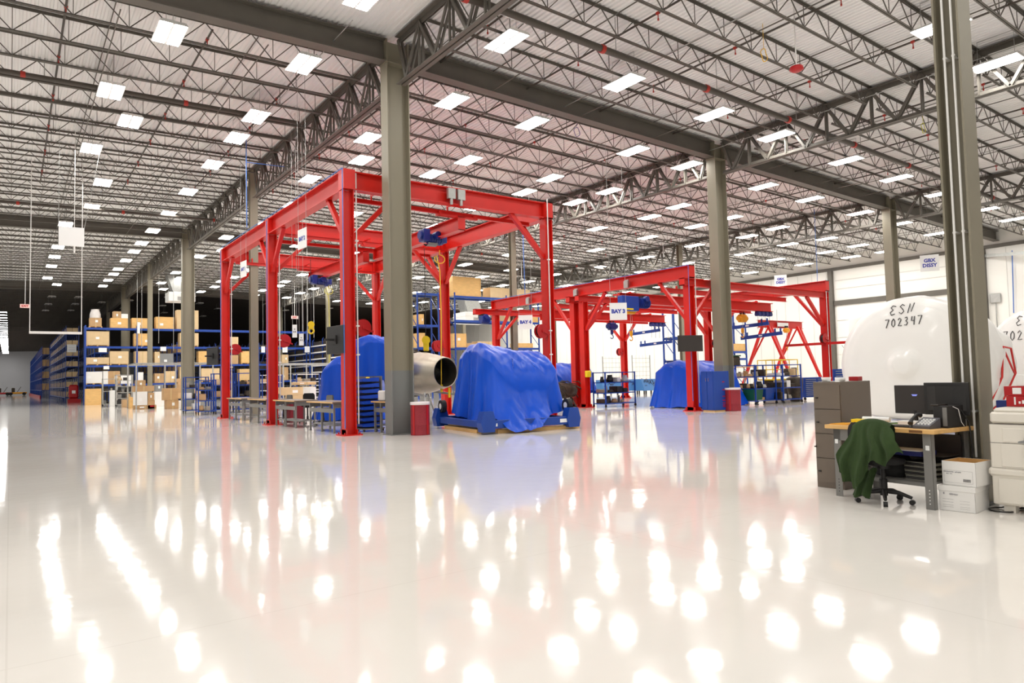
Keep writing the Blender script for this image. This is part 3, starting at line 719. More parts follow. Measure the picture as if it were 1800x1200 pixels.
# ================================================================ chairs
def swivel_chair(loc, rz, lab, seat_z=.5, stool=False, seatm=BLACKF, group=None, back=True, s=1.0):
    r = thing('swivel_chair', lab, 'chair', loc, rz, group)
    m = M(); m.grid(lambda u, v: ((.23*cos(2*pi*u))*(1 if v < .8 else .4)*min(1, .85+v), .22*sin(2*pi*u)*(1 if v < .8 else .4)*min(1, .85+v), seat_z-.07+.08*min(1, v*1.2)), 20, 5); m.add([(.2*cos(2*pi*k/20), .19*sin(2*pi*k/20), seat_z-.07) for k in range(20)], [tuple(range(20))]); part('seat', m, seatm, r)
    if back:
        def bf(u, v):
            a = (u-.5)*1.5; z = seat_z+.08+.32*v; wv = .21*(1-.25*(2*v-1)**4); return (wv*sin(a)/sin(.75), -.27+.05*(1-cos(a))*4*.5, z)
        m = M(); m.grid(bf, 8, 8); k0 = len(m.v); m.grid(lambda u, v: (lambda p: (p[0], p[1]-.045, p[2]))(bf(u, v)), 8, 8)
        part('backrest', m, seatm, r)
        m = M(); m.tube([(0, -.1, seat_z-.08), (0, -.3, seat_z-.06), (0, -.33, seat_z+.3)], .018, 6); part('back_support', m, BLACK, r)
    m = M(); m.cyl((0, 0, .1), (0, 0, seat_z-.07), .028, 12); m.cyl((0, 0, .08), (0, 0, .26), .04, 12); m.cyl((0, 0, seat_z-.12), (0, 0, seat_z-.06), .09, 12); part('column', m, BLACK, r)
    for k in range(5):
        a = 2*pi*k/5+.3; m = M(); c, d = cos(a), sin(a)
        m.tube([(0, 0, .13), (.15*c, .15*d, .12), (.28*c, .28*d, .075)], [.03, .024, .018], 6); L_ = part('leg', m, BLACK, r)
        m = M(); m.cyl((.28*c-.022*d, .28*d+.022*c, .028), (.28*c+.022*d, .28*d-.022*c, .028), .028, 10); part('caster', m, BLACK, L_)
    return r
swivel_chair((8.75, 24.75, 0), RAD(150), 'dark swivel stool with footrest behind the front workbench', .68)
swivel_chair((8.75, 23.2, 0), RAD(100), 'grey backed swivel chair behind the second workbench', .62, seatm=GREYP)
swivel_chair((8.72, 27.4, 0), RAD(100), 'grey backed swivel chair behind the third workbench', .6, seatm=GREYP)
swivel_chair((9.2, 30.4, 0), RAD(110), 'grey backed swivel chair behind the rear workbench', .6, seatm=GREYP)
# ================================================================ drums
def drum(x, y, lab, h=.86, r_=.2):
    r = thing('mesh_drum', lab, 'drum', (x, y, 0))
    m = M(); m.lathe([(0, 0), (r_, 0), (r_, .02), (r_*.985, .03), (r_*.985, h*.3), (r_*1.0, h*.31), (r_*1.0, h*.33), (r_*.985, h*.34), (r_*.985, h-.03), (r_*1.01, h-.02), (r_*1.01, h), (r_*.95, h), (r_*.95, h*.5)], n=32); part('shell', m, MAROON, r)
    m = M(); m.lathe([(r_*1.03, h-.06), (r_*1.05, h-.03), (r_*1.03, h+.015), (r_*.9, h+.01), (r_*.85, h*.6)], n=32); part('liner', m, CLEAR, r, label='clear plastic bag liner')
    m = M(); 
    for a in (200, 290, 20, 110): c, d = cos(RAD(a)), sin(RAD(a)); m.bar((r_*1.0*c, r_*1.0*d, .02), (r_*1.0*c, r_*1.0*d, h-.05), .06, .008, (c, d, 0))
    part('strap', m, REDD, r)
drum(8.98, 16.66, 'maroon mesh drum standing right of the massive column', .87, .26)
drum(22.45, 16.6, 'maroon drum standing right of the tall blue cabinet', .87, .31)
m = M(); m.box(8.45, 25.8, 0, 9.0, 26.5, .85, .02); solo('parts_bin', m, MAROON, 'dark maroon bin under the second workbench', 'bin')
# ================================================================ tarped engines
def tarp(name, cx, cy, L, Wd, H, lab, rz=0, hem=None, mt=TARP, seed=1, arch=.5, flare=.12, end_round=.35, nu=150, nv=34, base=0.0, bulge=None, flow=None):
    """covered barrel with its axis along local x; arch = share of the height that is barrel top"""
    rnd = random.Random(seed); ph = [rnd.uniform(0, 6.28) for _ in range(8)]
    a, b = L/2, Wd/2
    def fn(u, v):
        th = 2*pi*u; c, s = cos(th), sin(th); n = 5.0
        k = (abs(c)**n+abs(s)**n)**(-1/n); ox, oy = a*k*c, b*k*s         # footprint
        hem_z = (hem(th) if hem else 0.0)
        if v < .45:                                                     # over the barrel
            t = v/.45; ang = t*pi/2
            yy = oy*sin(ang); xx = ox*min(1, t*1.35)**.8 if abs(c) > .3 else ox*min(1, t*1.6)
            prof = cos(ang)**.75 if abs(oy) > 1e-6 else 1
            ry = min(1, abs(yy)/b)
            z = H-(H*arch)*(1-sqrt(max(0, 1-ry*ry)))
            ex = max(0, abs(xx)/a-(1-end_round*.5))/(end_round*.5); z -= H*.10*min(1, ex)**2
            z0 = z; fold = 0
            if bulge: z0 += bulge(xx, yy)
            x, y = xx, yy
        else:
            t = (v-.45)/.55
            ry = min(1, abs(oy)/b); zt = H-(H*arch)*(1-sqrt(max(0, 1-ry*ry)))
            ex = max(0, abs(ox)/a-(1-end_round*.5))/(end_round*.5); zt -= H*.10*min(1, ex)**2
            if bulge: zt += bulge(ox, oy)
            z0 = zt+(hem_z-zt)*t
            f = t*.11*(sin(th*9+ph[0])*.6+sin(th*17+ph[1])*.35+sin(th*5+ph[2])*.5+sin(th*29+ph[3])*.2)
            q = 1+flare*t**1.4+(flow(th)*t**1.5 if flow else 0)
            x, y = ox*q+c*f, oy*q+s*f
        wz = .02*(sin(x*6+ph[4]+y*3)+sin(y*9-x*4+ph[5]))+.012*sin(x*19+y*13+ph[6])
        cr = .022*abs(sin(x*5.1+y*2.3+1.3*sin(y*3.7+ph[1])+ph[2]))+.014*abs(sin(x*9.3-y*6.1+ph[3]))
        return (x+cr*.6*c, y+cr*.6*s, max(hem_z, z0+wz+cr)+base)
    m = M(); m.grid(fn, nu, nv)
    # weld seam duplicates by normals only
    return solo(name, m, mt, lab, 'tarp', (cx, cy, 0), rz, fix=False)
def hem1(th):
    d = math.degrees(th) % 360
    # -y side (front) centre hangs to the floor, ends are lifted by the stand
    g = lambda c, w: math.exp(-((d-c+180) % 360-180)**2/(2*w*w))
    return max(.03, .44-.46*g(255, 17)-.15*g(180, 14)+.2*g(226, 7)-.1*g(205, 12)+.12*g(325, 9))
tarp('tarpaulin', 11.95, 16.75, 2.35, 2.5, 2.46, 'bright blue tarp draped over the engine on the blue transport stand', RAD(-8), hem1, seed=3, arch=.5, flare=.16, nu=260, nv=56, bulge=lambda x, y: -.12*(x+1.2)+.07*math.exp(-(x+.95)**2*9), flow=lambda t: .56*math.exp(-((math.degrees(t)-255)/24)**2))
def stand():
    r = thing('engine_stand', 'navy blue wheeled engine transport stand under the bright blue tarp', 'stand', (11.75, 16.7, 0), RAD(-8))
    m = M()
    for y in (-1.62, 1.55): m = M(); m.box(-1.35, y-.09, .14, 1.35, y+.09, .36, .01); part('side_rail', m, BLUE, r)
    for x in (-1.35, 0, 1.35): m = M(); m.box(x-.09, -1.6, .16, x+.09, 1.6, .34, .01); part('cross_rail', m, BLUE, r)
    for x in (-1.33, 1.33):
        for y in (-1.62, 1.6):
            m = M(); m.prism([(x-.17, .06), (x+.17, .06), (x+.22, .3), (x+.14, .6), (x-.14, .6), (x-.22, .3)], y-.15, y+.15, 'y'); q = part('corner_bracket', m, BLUE, r)
            if x < 0 and y < 0: continue
            m = M(); m.cyl((x-.07, y+.18*(1 if y < 0 else -1), .66), (x+.07, y+.18*(1 if y < 0 else -1), .66), .19, 18); part('wheel', m, RUBBER, r)
            m = M(); m.cyl((x-.08, y+.18*(1 if y < 0 else -1), .66), (x+.08, y+.18*(1 if y < 0 else -1), .66), .09, 12); part('wheel_hub', m, WHITEM, r)
    m = M(); m.box(.9, -1.715, .2, 1.15, -1.712, .3); m.box(-1.2, -1.715, .2, -1.05, -1.712, .28); part('label_plate', m, PAPER, r)
    m = M(); m.box(-1.0, -.8, .34, 1.0, .8, .5); part('deck_plate', m, BLUE, r)
stand()
for i, (x, y, l, rz, lb) in enumerate(((11.85, 15.15, 2.6, -8, 'long timber block under the front of the engine stand'), (10.45, 16.9, 2.3, 82, 'long timber block under the left side of the engine stand'), (12.05, 18.2, 2.4, -8, 'timber block under the rear of the engine stand'))):
    solo('timber_block', M().box(-l/2, -.07, 0, l/2, .07, .1), PINE, lb, 'timber', (x, y, 0), RAD(rz))
# engine between the gantry posts: two tarps and the exhaust cone pointing at us
tarp('tarpaulin', 11.0, 25.9, 2.2, 2.3, 2.45, 'blue tarp draped behind the front workbench, left of the front gantry post', RAD(60), lambda t: .02, seed=5, arch=.45, flare=.25)
tarp('tarpaulin', 10.45, 22.1, 2.6, 2.2, 2.8, 'crumpled blue tarp left of the massive column behind the bin rack', RAD(50), lambda t: 1.2+.5*max(0, sin(t*2)), seed=9, arch=.5, flare=.02, bulge=lambda x, y: -.22*x-.1*abs(sin(x*4+y*2)))
def exhaust():
    r = thing('engine_exhaust', 'burnished metal exhaust cone of an engine right of the massive column', 'engine', (11.45, 21.2, 1.7), RAD(-83))
    # axis along local x pointing at the camera and a little right
    m = M(); m.lathe([(.7, -.4), (.72, 0), (.70, .35), (.62, .85), (.5, 1.45), (.485, 1.47), (.47, 1.44)], n=44, ax='x'); part('outer_cone', m, TI, r)
    m = M(); m.lathe([(.47, 1.44), (.5, .9), (.52, .3), (.0, .28)], n=44, ax='x'); part('inner_wall', m, TID, r)
    m = M(); m.lathe([(.3, .28), (.26, .6), (.16, .95), (.0, 1.12)], n=30, ax='x'); part('centre_plug', m, TID, r)
    m = M(); m.lathe([(.8, -.9), (.82, -.6), (.82, -.38), (.74, -.3)], n=40, ax='x'); 
    for k in range(26):
        a = random.uniform(0, 6.28); x = random.uniform(-1.1, -.3); m.tube([(x, .8*cos(a), .8*sin(a)), (x+.3, .86*cos(a+.25), .86*sin(a+.25)), (x+.1, .8*cos(a+.6), .8*sin(a+.6))], .02, 5)
    part('core_piping', m, DKMETAL, r)
    m = M()
    m.bar((-.5, .55, -.6), (1.2, .62, -.75), .05, .07); m.bar((-.5, -.55, -.6), (1.2, -.62, -.75), .05, .07)
    for x in (-.4, 1.1):
        for y in (.6, -.6): m.bar((x, y, -.65), (x+.3, y*1.3, -1.66), .05, .05)
    m.bar((-.4, .6, -1.6), (1.4, -.6, -.8), .05, .05)
    part('dolly_frame', m, GALV, r)
    m = M(); m.box(1.3, .2, -.84, 1.33, .28, -.5); part('hanging_tag', m, YEL, r)
exhaust()
# far tarped engines
tarp('tarpaulin', 24.9, 20.3, 3.2, 2.6, 1.98, 'blue tarp covering the engine behind the low gantry front post', RAD(4), lambda t: .01, seed=11, arch=.5, flare=.22)
tarp('tarpaulin', 22.7, 27.2, 3.3, 2.3, 2.1, 'blue tarp behind the paired red posts, partly lifted over bare machinery', RAD(10), lambda t: .3+.5*max(0, -sin(t)), seed=13, arch=.5, flare=.1)
r = thing('engine_core', 'dark bare engine machinery showing under the tarp behind the paired posts', 'engine', (20.6, 24.6, 0))
m = M(); rd = random.Random(4)
for k in range(40):
    a = rd.uniform(0, 6.28); x = rd.uniform(-.7, .7); q = .35+rd.random()*.1; m.tube([(x, q*cos(a), .8+q*sin(a)), (x+.2, (q+.08)*cos(a+.4), .8+(q+.08)*sin(a+.4)), (x+.35, q*cos(a+.9), .8+q*sin(a+.9))], .022, 5)
m.lathe([(.0, -.8), (.3, -.75), (.38, -.3), (.36, .3), (.3, .75), (0, .8)], (0, 0, .8), 24, 'x'); part('core', m, DKMETAL, r)
m = M(); 
for x in (-.6, .6): m.bar((x, -.4, 0), (x, 0, .5), .05, .05); m.bar((x, .4, 0), (x, 0, .5), .05, .05)
m.bar((-.6, -.4, .05), (.6, -.4, .05), .05, .05); m.bar((-.6, .4, .05), (.6, .4, .05), .05, .05); part('cradle', m, DKMETAL, r)
# tall blue cabinet
def cabinet(x, y, w, d, h, rz):
    r = thing('storage_cabinet', 'tall royal blue cabinet in front of the second big column', 'cabinet', (x, y, 0), rz)
    m = M(); m.box(0, 0, .05, w, d, h, .01); part('body', m, BLUE, r)
    for k in range(2):
        m = M(); m.box(-.012, .02+k*d/2, .09, 0, d/2-.01+k*d/2, h-.03); q = part('door', m, BLUE, r); m = M(); m.box(-.03, d/2-.08+k*.12, h*.75, -.012, d/2-.06+k*.12, h*.83); part('handle', m, CHROME, q)
    m = M(); m.box(.03, .03, 0, w-.03, d-.03, .05); part('pallet_base', m, PINE, r)
    m = M()
    for i, z in enumerate((1.1, .8, .55, .4, .3, .22, .16)): m.box(w*.55, -.004, z, w*.7, -.001, z+.035)
    part('red_marking', m, REDD, r, label='red stencilled marks')
cabinet(21.55, 16.75, .85, .62, 1.53, RAD(-5))
# ================================================================ storage area
CAMZ = 1.5
def ray(px, py):
    d = Vector((px-900, py-600, FPX)); return Vector((_X.dot(d), _Y.dot(d), _Z.dot(d)))
def atY(px, py, Y): r = ray(px, py); t = Y/r.y; return (r.x*t, Y, CAMZ+r.z*t)
def atX(px, py, X): r = ray(px, py); t = X/r.x; return (X, r.y*t, CAMZ+r.z*t)
mat('packing_tape', S(196, 170, 124), .35)
def carton(name, x0, x1, y0, d, z0, z1, mt, lab, cat='box', group=None, tape=True, lid=None):
    w, h = x1-x0, z1-z0
    r = solo(name, M().box(0, 0, 0, w, d, h, min(.01, w*.02)), mt, lab, cat, (x0, y0, z0), 0, group)
    rq = random.Random(int(x0*131+z0*17+y0)); a = rq.uniform(.12, .66); b = rq.uniform(.2, .55)
    if tape and w > .3 and rq.random() < .75:
        m = M(); m.box(w*a, -.004, h*b, w*a+min(.26, w*.22), -.001, h*b+min(.2, h*.35)); part('shipping_label', m, PAPER, r)
    if mt in (KRAFT, KRAFTL) and w > .5 and rq.random() < .6:
        m = M(); m.box(w*.47, -.0035, 0, w*.47+.06, -.001, h); m.box(w*.47, -.001, h, w*.47+.06, d, h+.002); part('packing_tape', m, MATS['packing_tape'], r)
    if mt is PINE and h > .35:
        m = M()
        for q in (0, w-.07): m.box(q, -.02, 0, q+.07, -.001, h)
        for q in (0, h-.07): m.box(.07, -.02, q, w-.07, -.001, q+.07)
        part('batten_frame', m, PINE, r)
    return r
def slab_pallet(x0, x1, y0, d, z0, lab='load at the far left of the rack top'):
    m = M()
    for k in range(3): a = x0+(x1-x0-.1)*k/2; m.box(a, y0, z0, a+.1, y0+d, z0+.09)
    for k in range(5): b = y0+(d-.09)*k/4; m.box(x0, b, z0+.09, x1, b+.09, z0+.11)
    return solo('pallet', m, PINE, 'thin wooden pallet under the '+' '.join(lab.split()[:11]), 'pallet', group='pallets under rack loads')
def px_box(name, px0, px1, pt, pb, Y, mt, lab, d=.9, z0=None, cat='box', pal=False, **k):
    a = atY(px0, pb, Y); b = atY(px1, pb, Y); t = atY((px0+px1)/2, pt, Y)[2]; c = a[2] if z0 is None else z0
    if pal: slab_pallet(a[0]+.02, b[0]-.02, Y+.01, d-.02, c, lab); c += .11
    return carton(name, a[0], b[0], Y, d, c, t, mt, lab, cat, **k)
def pallet_rack(x0, nb, bw, y, depth, levels, ztop, lab, deck_mt=GALV, along='x'):
    r = thing('pallet_rack', lab, 'rack', (x0, y, 0), 0 if along == 'x' else pi/2)
    for k in range(nb+1):
        m = M(); x = k*bw
        for yy in (0, depth-.08): m.box(x-.055, yy, 0, x+.055, yy+.08, ztop)
        for q in range(int(ztop/1.2)):
            z = .2+q*1.2; m.bar((x, .08, z), (x, depth-.08, z+.9), .03, .03); m.box(x-.015, .08, z-.02, x+.015, depth-.08, z+.01)
        m.box(x-.08, -.04, 0, x+.08, .12, .012)
        part('upright_frame', m, BLUE, r)
    for z in levels:
        for k in range(nb):
            m = M(); m.box(k*bw+.04, -.02, z-.17, (k+1)*bw-.04, .03, z); m.box(k*bw+.04, depth-.03, z-.14, (k+1)*bw-.04, depth+.02, z); part('beam', m, BLUE, r)
        m = M()
        for k in range(nb):
            for q in range(5): x = k*bw+.3+q*(bw-.6)/4; m.box(x-.03, .03, z-.03, x+.03, depth-.03, z-.004)
        part('deck_support', m, deck_mt, r)
    return r
RY = 68.0; LV = [1.70, 3.32, 4.93, 6.52]
pallet_rack(5.1, 5, 3.85, RY, 1.1, LV, 6.7, 'long blue pallet rack loaded with cartons behind the parts area')
pb = [  # px0 px1 ptop level material label
 (151, 192, 582, 2, KRAFTL, 'large pale carton at the left end of the third rack level', 1), (236, 266, 586, 2, PINE, 'plank sided wooden crate on the third rack level', 1),
 (316, 349, 585, 2, KRAFTL, 'pale crate behind the grey column on the third rack level', 1), (404, 419, 592, 2, KRAFTL, 'pale lidded box beside the rear gantry post on the third rack level', 0),
 (150, 192, 628, 1, KRAFTL, 'flat pale carton at the left end of the second rack level', 1), (193, 226, 617, 1, KRAFTL, 'square pale carton right of the flat carton on the second rack level', 1),
 (237, 265, 617, 1, KRAFTL, 'pale carton in the second bay of the second rack level', 1), (272, 281, 618, 1, KRAFTL, 'narrow carton left of the grey tote on the second rack level', 0),
 (281, 305, 621, 1, GREYBOX, 'grey lidded tote on the second rack level', 0), (349, 375, 617, 1, PINE, 'wooden crate right of the grey column on the second rack level', 1),
 (405, 419, 624, 1, KRAFT, 'brown carton behind the rear gantry post on the second rack level', 0), (424, 448, 617, 1, PINE, 'big wooden crate right of the rear gantry post on the second rack level', 1),
 (150, 180, 653, 0, WHITEB, 'white carton at the left end of the lowest rack level', 1), (181, 190, 652, 0, WHITEB, 'narrow white carton beside the white one on the lowest rack level', 0),
 (190, 211, 652, 0, KRAFT, 'brown carton on the lowest rack level, first bay', 0), (212, 232, 660, 0, WHITEB, 'low white box at the right of the first bay, lowest level', 0),
 (242, 252, 654, 0, WHITEB, 'small white stacked cartons in the second bay, lowest level', 0), (272, 288, 656, 0, KRAFT, 'taped brown carton in the third bay, lowest level', 0),
 (290, 309, 652, 0, KRAFTL, 'wrapped carton with papers in the third bay, lowest level', 0), (316, 325, 645, 0, KRAFTL, 'tall pale carton left of the grey column, lowest level', 0),
 (354, 386, 647, 0, KRAFTL, 'wide pale carton right of the grey column, lowest level', 1), (421, 448, 648, 0, PLY, 'flat plywood crate on the lowest level near the slim column', 1),
 (496, 507, 623, 1, KRAFTL, 'pale carton right of the middle gantry post, upper', 0), (496, 507, 645, 0, KRAFT, 'brown carton right of the middle gantry post, lower', 0)]
for a, b, t, l, mt, lab, pal in pb: px_box('carton', a, b, t, t+20, RY+.1, mt, lab, .9, LV[l]+.001, pal=bool(pal))
# top level
zt = LV[3]+.001
slab_pallet(atY(157, 570, RY)[0], atY(180, 570, RY)[0], RY+.06, .95, zt)
a = atY(158, 570, RY)[0]; b = atY(179, 570, RY)[0]
carton('carton', a, b, RY+.1, .9, zt+.11, 7.35, KRAFT, 'wrapped brown carton on top of the rack, leftmost load')
WRAP = mat('stretch_wrap', S(224, 218, 214), .25, 0, .08, 4, .02)
m = M(); m.grid(lambda u, v: ((a+b)/2+(b-a)*(.5-.28*max(0, v-.45))*cos(2*pi*u)*(.92+.08*sin(6*pi*u)), RY+.55+.42*(1-.4*max(0, v-.45))*sin(2*pi*u), 7.36+v*.75), 24, 8); m.disc(((a+b)/2, RY+.55, 8.11), .38)
solo('wrapped_load', m, WRAP, 'white stretch wrapped bundle on the leftmost top load of the rack', 'bundle', fix=False)
for a, b, t, pbm, mt, lab in [(194.5, 224.7, 559, 0, PINE, 'wooden crate with dark label on the rack top, lower of the stack'), (232, 262, 559, 0, PINE, 'wooden crate with white papers on the rack top, second bay'),
        (274, 306, 557, 0, PINE, 'plain wooden crate on the rack top right of the slim column'), (311, 349, 545, 0, KRAFTL, 'tall pale box on the rack top partly behind the grey column')]:
    px_box('crate', a, b, t, 575, RY+.1, mt, lab, .9, zt, cat='crate')
zz = atY(210, 559, RY)[2]
px_box('carton', 199, 213, 547, 558, RY+.1, KRAFT, 'brown carton on the crate stack of the rack top', .7, zz+.0); px_box('carton', 213.3, 225, 551.5, 558, RY+.1, WHITEB, 'white carton on the crate stack of the rack top', .7, zz)
# paper signs on the racks
for i, (px, py, w, h, Y) in enumerate(((126, 612, 14, 14, 81.985), (180.5, 615, 13, 8, 67.966), (287, 613, 10, 8, 67.966), (462.5, 614, 7, 12, 67.5), (501, 614, 10, 12, 67.5), (540, 614, 10, 12, 67.5), (187, 646, 9, 6, 67.966), (243.5, 576, 5, 21, 67.966))):
    x, y, z = atY(px, py, Y); s = hypot(x, y)/FPX*.83
    lab = ['large white paper sign on the end of the long shelving row', 'white paper sign in the first bay under the third rack level', 'white paper sign in the third bay by the grey tote', 'white paper sign beside the slim column, left of the middle gantry post', 'white paper sign just right of the middle gantry post', 'white paper sign below the yellow hook block', 'small white paper in the first bay under the second rack level', 'narrow white strip sign on the rack top before the second bay crate'][i]
    r = thing('paper_sign', lab, 'sign', (x, y, z)); m = M(); m.box(-w*s/2, -.01, -h*s/2, w*s/2, .01, h*s/2); part('sheet', m, PAPER, r)
    if i in (0, 4, 5, 3):
        m = M()
        for k in range(4): zz = h*s*(.3-.2*k); m.box(-w*s*.35, -.014, zz-.02*s*10, w*s*.35, -.011, zz+.01*s*10)
        part('print', m, INK, r)
        if i: m = M(); m.tube([(0, 0, h*s/2), (0, 0, 11.08-drop(x)-z)], .012, 4); part('wire', m, GALV, r)
# ---- cartons and parts on the floor in front of the rack
fl = [ (150, 178, 683, 709, 66.4, PINE, 'open pine crate with wrapped parts at the rack foot, leftmost'),
 (194, 203, 686, 712.5, 60.0, WHITEB, 'tall narrow white carton beside the wheeled wire shelf'), (216, 227, 702, 714.5, 55.5, KRAFT, 'small brown carton at the foot of the wire shelf'),
 (237, 259, 688, 712, 50.0, WHITEB, 'tall white panel box standing on the flat brown carton'), (259.5, 272, 703, 712, 50.0, KRAFT, 'brown carton low right of the white panel box'),
 (260, 271, 690, 703, 50.0, KRAFT, 'brown carton stacked right of the white panel box'), (235, 271, 678, 688, 50.0, KRAFT, 'long brown carton across the white panel box'), (240, 256, 668, 678, 50.0, KRAFT, 'small brown carton crowning the white panel box'),
 (236, 275, 712, 719, 50.0, KRAFT, 'flat brown carton with red mark at the very bottom'), (272.5, 292, 688, 713, 55.0, WHITEM, 'white appliance with green tag among the cartons'), (273.5, 287, 676, 688, 55.0, GREYBOX, 'grey office machine on top of the white appliance'),
 (293, 314, 703, 717.5, 48.0, KRAFT, 'brown carton under the wide brown carton'), (288, 313, 682, 703, 48.0, KRAFT, 'wide brown carton with torn white label'),
 (314.5, 327, 704, 715.5, 49.0, WHITEB, 'white carton on the floor near the grey column foot'), (330, 352, 702, 718.5, 46.6, KRAFTL, 'pale carton beneath the crate with red label'),
 (327, 352, 687, 702, 46.6, PINE, 'crate with red label at the grey column foot'), (313, 344, 675, 690, 51.0, KRAFT, 'wide brown carton behind the crate with red label'), (309, 343, 665, 671, 58.0, KRAFT, 'long flat carton near the grey column, higher up'),
 (313, 340, 671, 700, 58.0, KRAFT, 'brown carton holding up the long flat carton'), (228, 235.5, 698, 716, 52.5, PINE, 'narrow pine board box left of the white panel box')]
fl_low = {}
for a, b, t, bt, Y, mt, lab in fl:
    za = atY((a+b)/2, bt, Y)[2]; key = round(Y, 1)
    if za < .25: za = 0.0
    o = px_box('carton', a, b, t, bt, Y, mt, lab, .8, za)
    if 'red' in lab: m = M(); m.box(.9 if 'flat' in lab else .4, -.006, .12, 1.15 if 'flat' in lab else .62, -.001, .22); part('red_label', m, REDD, o)
# rolling galvanised wire shelf, pipe frames
def wire_cart(name, x, y, w, d, h, n, mt, lab, rz=0, shelf_mt=None, group=None, items=None, cas=True, zs=None):
    r = thing(name, lab, 'cart', (x, y, 0), rz, group); b = .12 if cas else 0
    for sx in (0, w):
        for sy in (0, d):
            m = M(); m.box(sx-.026, sy-.026, b, sx+.026, sy+.026, h); part('post', m, mt, r)
            if cas: m = M(); m.cyl((sx-.02, sy, .06), (sx+.02, sy, .06), .06, 10); m.box(sx-.03, sy-.03, .1, sx+.03, sy+.03, .14); part('caster', m, BLACK, r)
    zl = zs or [b+.06+(h-b-.06)*k/(n-1)-(.0 if k < n-1 else .02) for k in range(n)]
    for z in zl:
        m = M(); m.box(0, 0, z-.02, w, d, z) if shelf_mt else None
        for sy in (0, d): m.box(0, sy-.015, z-.03, w, sy+.015, z+.01)
        for sx in (0, w): m.box(sx-.015, 0, z-.03, sx+.015, d, z+.01)
        part('shelf', m, shelf_mt or mt, r)
    if items:
        rr = random.Random(int(x*37+y))
        mts = [KRAFT, BLACK, DKMETAL, GREYP, KRAFTL, WHITEB, DKMETAL, TI]
        labs = items
        for zi, z in enumerate(zl[:-1] if not isinstance(items, tuple) else zl):
            q = .04; ni = 0
            while q < w-.2:
                ni += 1; iw = rr.uniform(.16, .4); ih = rr.uniform(.12, .34); mtx = rr.choice(mts)
                if q+iw > w: break
                c, s_ = cos(rz), sin(rz); 
                dx, dy = q, d*.15
                if rr.random() < .5: m = M(); m.box(0, 0, 0, iw*.9, d*.7, ih, .01)
                else: m = M(); m.lathe([(0, 0), (iw*.42, 0), (iw*.45, ih*.4), (iw*.3, ih*.8), (iw*.32, ih), (0, ih)], (iw*.45, d*.3, 0), 12)
                nmx = {id(KRAFT): 'brown parts box', id(BLACK): 'black engine part', id(DKMETAL): 'dark metal engine part', id(GREYP): 'grey parts tray', id(KRAFTL): 'pale parts box', id(WHITEB): 'white parts bag', id(TI): 'bare metal fitting'}[id(mtx)]
                solo('engine_part' if 'part' in nmx or 'fitting' in nmx else 'parts_box', m, mtx, '%s %s on %s shelf, %s' % (nmx, ordinal(ni), ordinal(zi+1), items if isinstance(items, str) else items[0]), 'part', (x+dx*c-dy*s_, y+dx*s_+dy*c, z+.012), rz, 'parts on the %s' % (items if isinstance(items, str) else items[0]))
                q += iw+rr.uniform(.0, .05)
    return r
wire_cart('wire_shelf_cart', atY(204.5, 700, 58)[0], 58, 1.05, .6, 2.35, 6, GALV, 'tall galvanised wire shelf cart among the cartons', shelf_mt=None, items='tall wire shelf cart')
wire_cart('wire_shelf_cart', atY(181, 700, 61)[0], 61, .95, .6, 2.1, 3, GALV, 'galvanised shelf with cartons left of the wire cart', shelf_mt=GALV, items='galvanised shelf')
def pipe_frame(x0, x1, y0, y1, h, lab, nx=3):
    r = thing('pipe_frame', lab, 'frame', (x0, y0, 0)); m = M()
    for y in (0, y1-y0): m.box(0, y-.04, h-.08, x1-x0, y+.04, h)
    for x in (0, x1-x0): m.box(x-.04, 0, h-.08, x+.04, y1-y0, h)
    part('top_rail', m, GALV, r)
    for k in range(nx):
        for y in (0, y1-y0): m = M(); x = (x1-x0)*k/(nx-1); m.box(x-.04, y-.04, 0, x+.04, y+.04, h-.08); part('post', m, GALV, r)
    return r
pipe_frame(6.45, 11.0, 49.3, 53.2, 2.95, 'big galvanised tube frame standing over the cartons in front of the rack')
pipe_frame(15.6, 20.6, 49.0, 52.5, 2.85, 'galvanised tube frame behind the middle gantry post', 4)
# blue wire carts of the left parts area
BC = 'blue rolling carts left of the gantry'
wire_cart('parts_cart', 7.35, 38.9, 1.1, .6, 1.9, 4, BLUE, 'blue rolling parts cart, leftmost of the cart group', shelf_mt=BLUE, items='leftmost blue cart', group=BC)
wire_cart('parts_cart', 7.45, 36.4, .8, .55, 1.72, 4, BLUE, 'shorter blue rolling cart in front of the leftmost cart', shelf_mt=BLUE, items='shorter blue cart', group=BC)
wire_cart('parts_cart', 8.5, 37.9, 1.1, .6, 2.05, 4, BLUE, 'blue rolling cart just left of the rear gantry post', shelf_mt=BLUE, items='blue cart left of the rear post', group=BC)
wire_cart('parts_cart', 9.55, 37.2, 1.05, .6, 2.05, 4, BLUE, 'blue rolling cart just right of the rear gantry post', shelf_mt=BLUE, items='blue cart right of the rear post', group=BC)
wire_cart('parts_cart', 11.4, 39.5, 1.1, .6, 1.95, 5, BLUE, 'blue rolling cart between the rear post and the slim column', shelf_mt=WHITEM, items='blue cart by the slim column', group=BC)
wire_cart('parts_cart', 13.0, 38.5, 1.3, .6, 1.95, 5, BLUE, 'blue rolling cart right of the slim column', shelf_mt=WHITEM, items='blue cart right of the slim column', group=BC)
wire_cart('parts_cart', 17.1, 40.5, 1.6, .7, 1.95, 3, BLUE, 'blue rolling cart right of the middle gantry post', shelf_mt=WHITEM, items='blue cart behind the big cartons', group=BC)
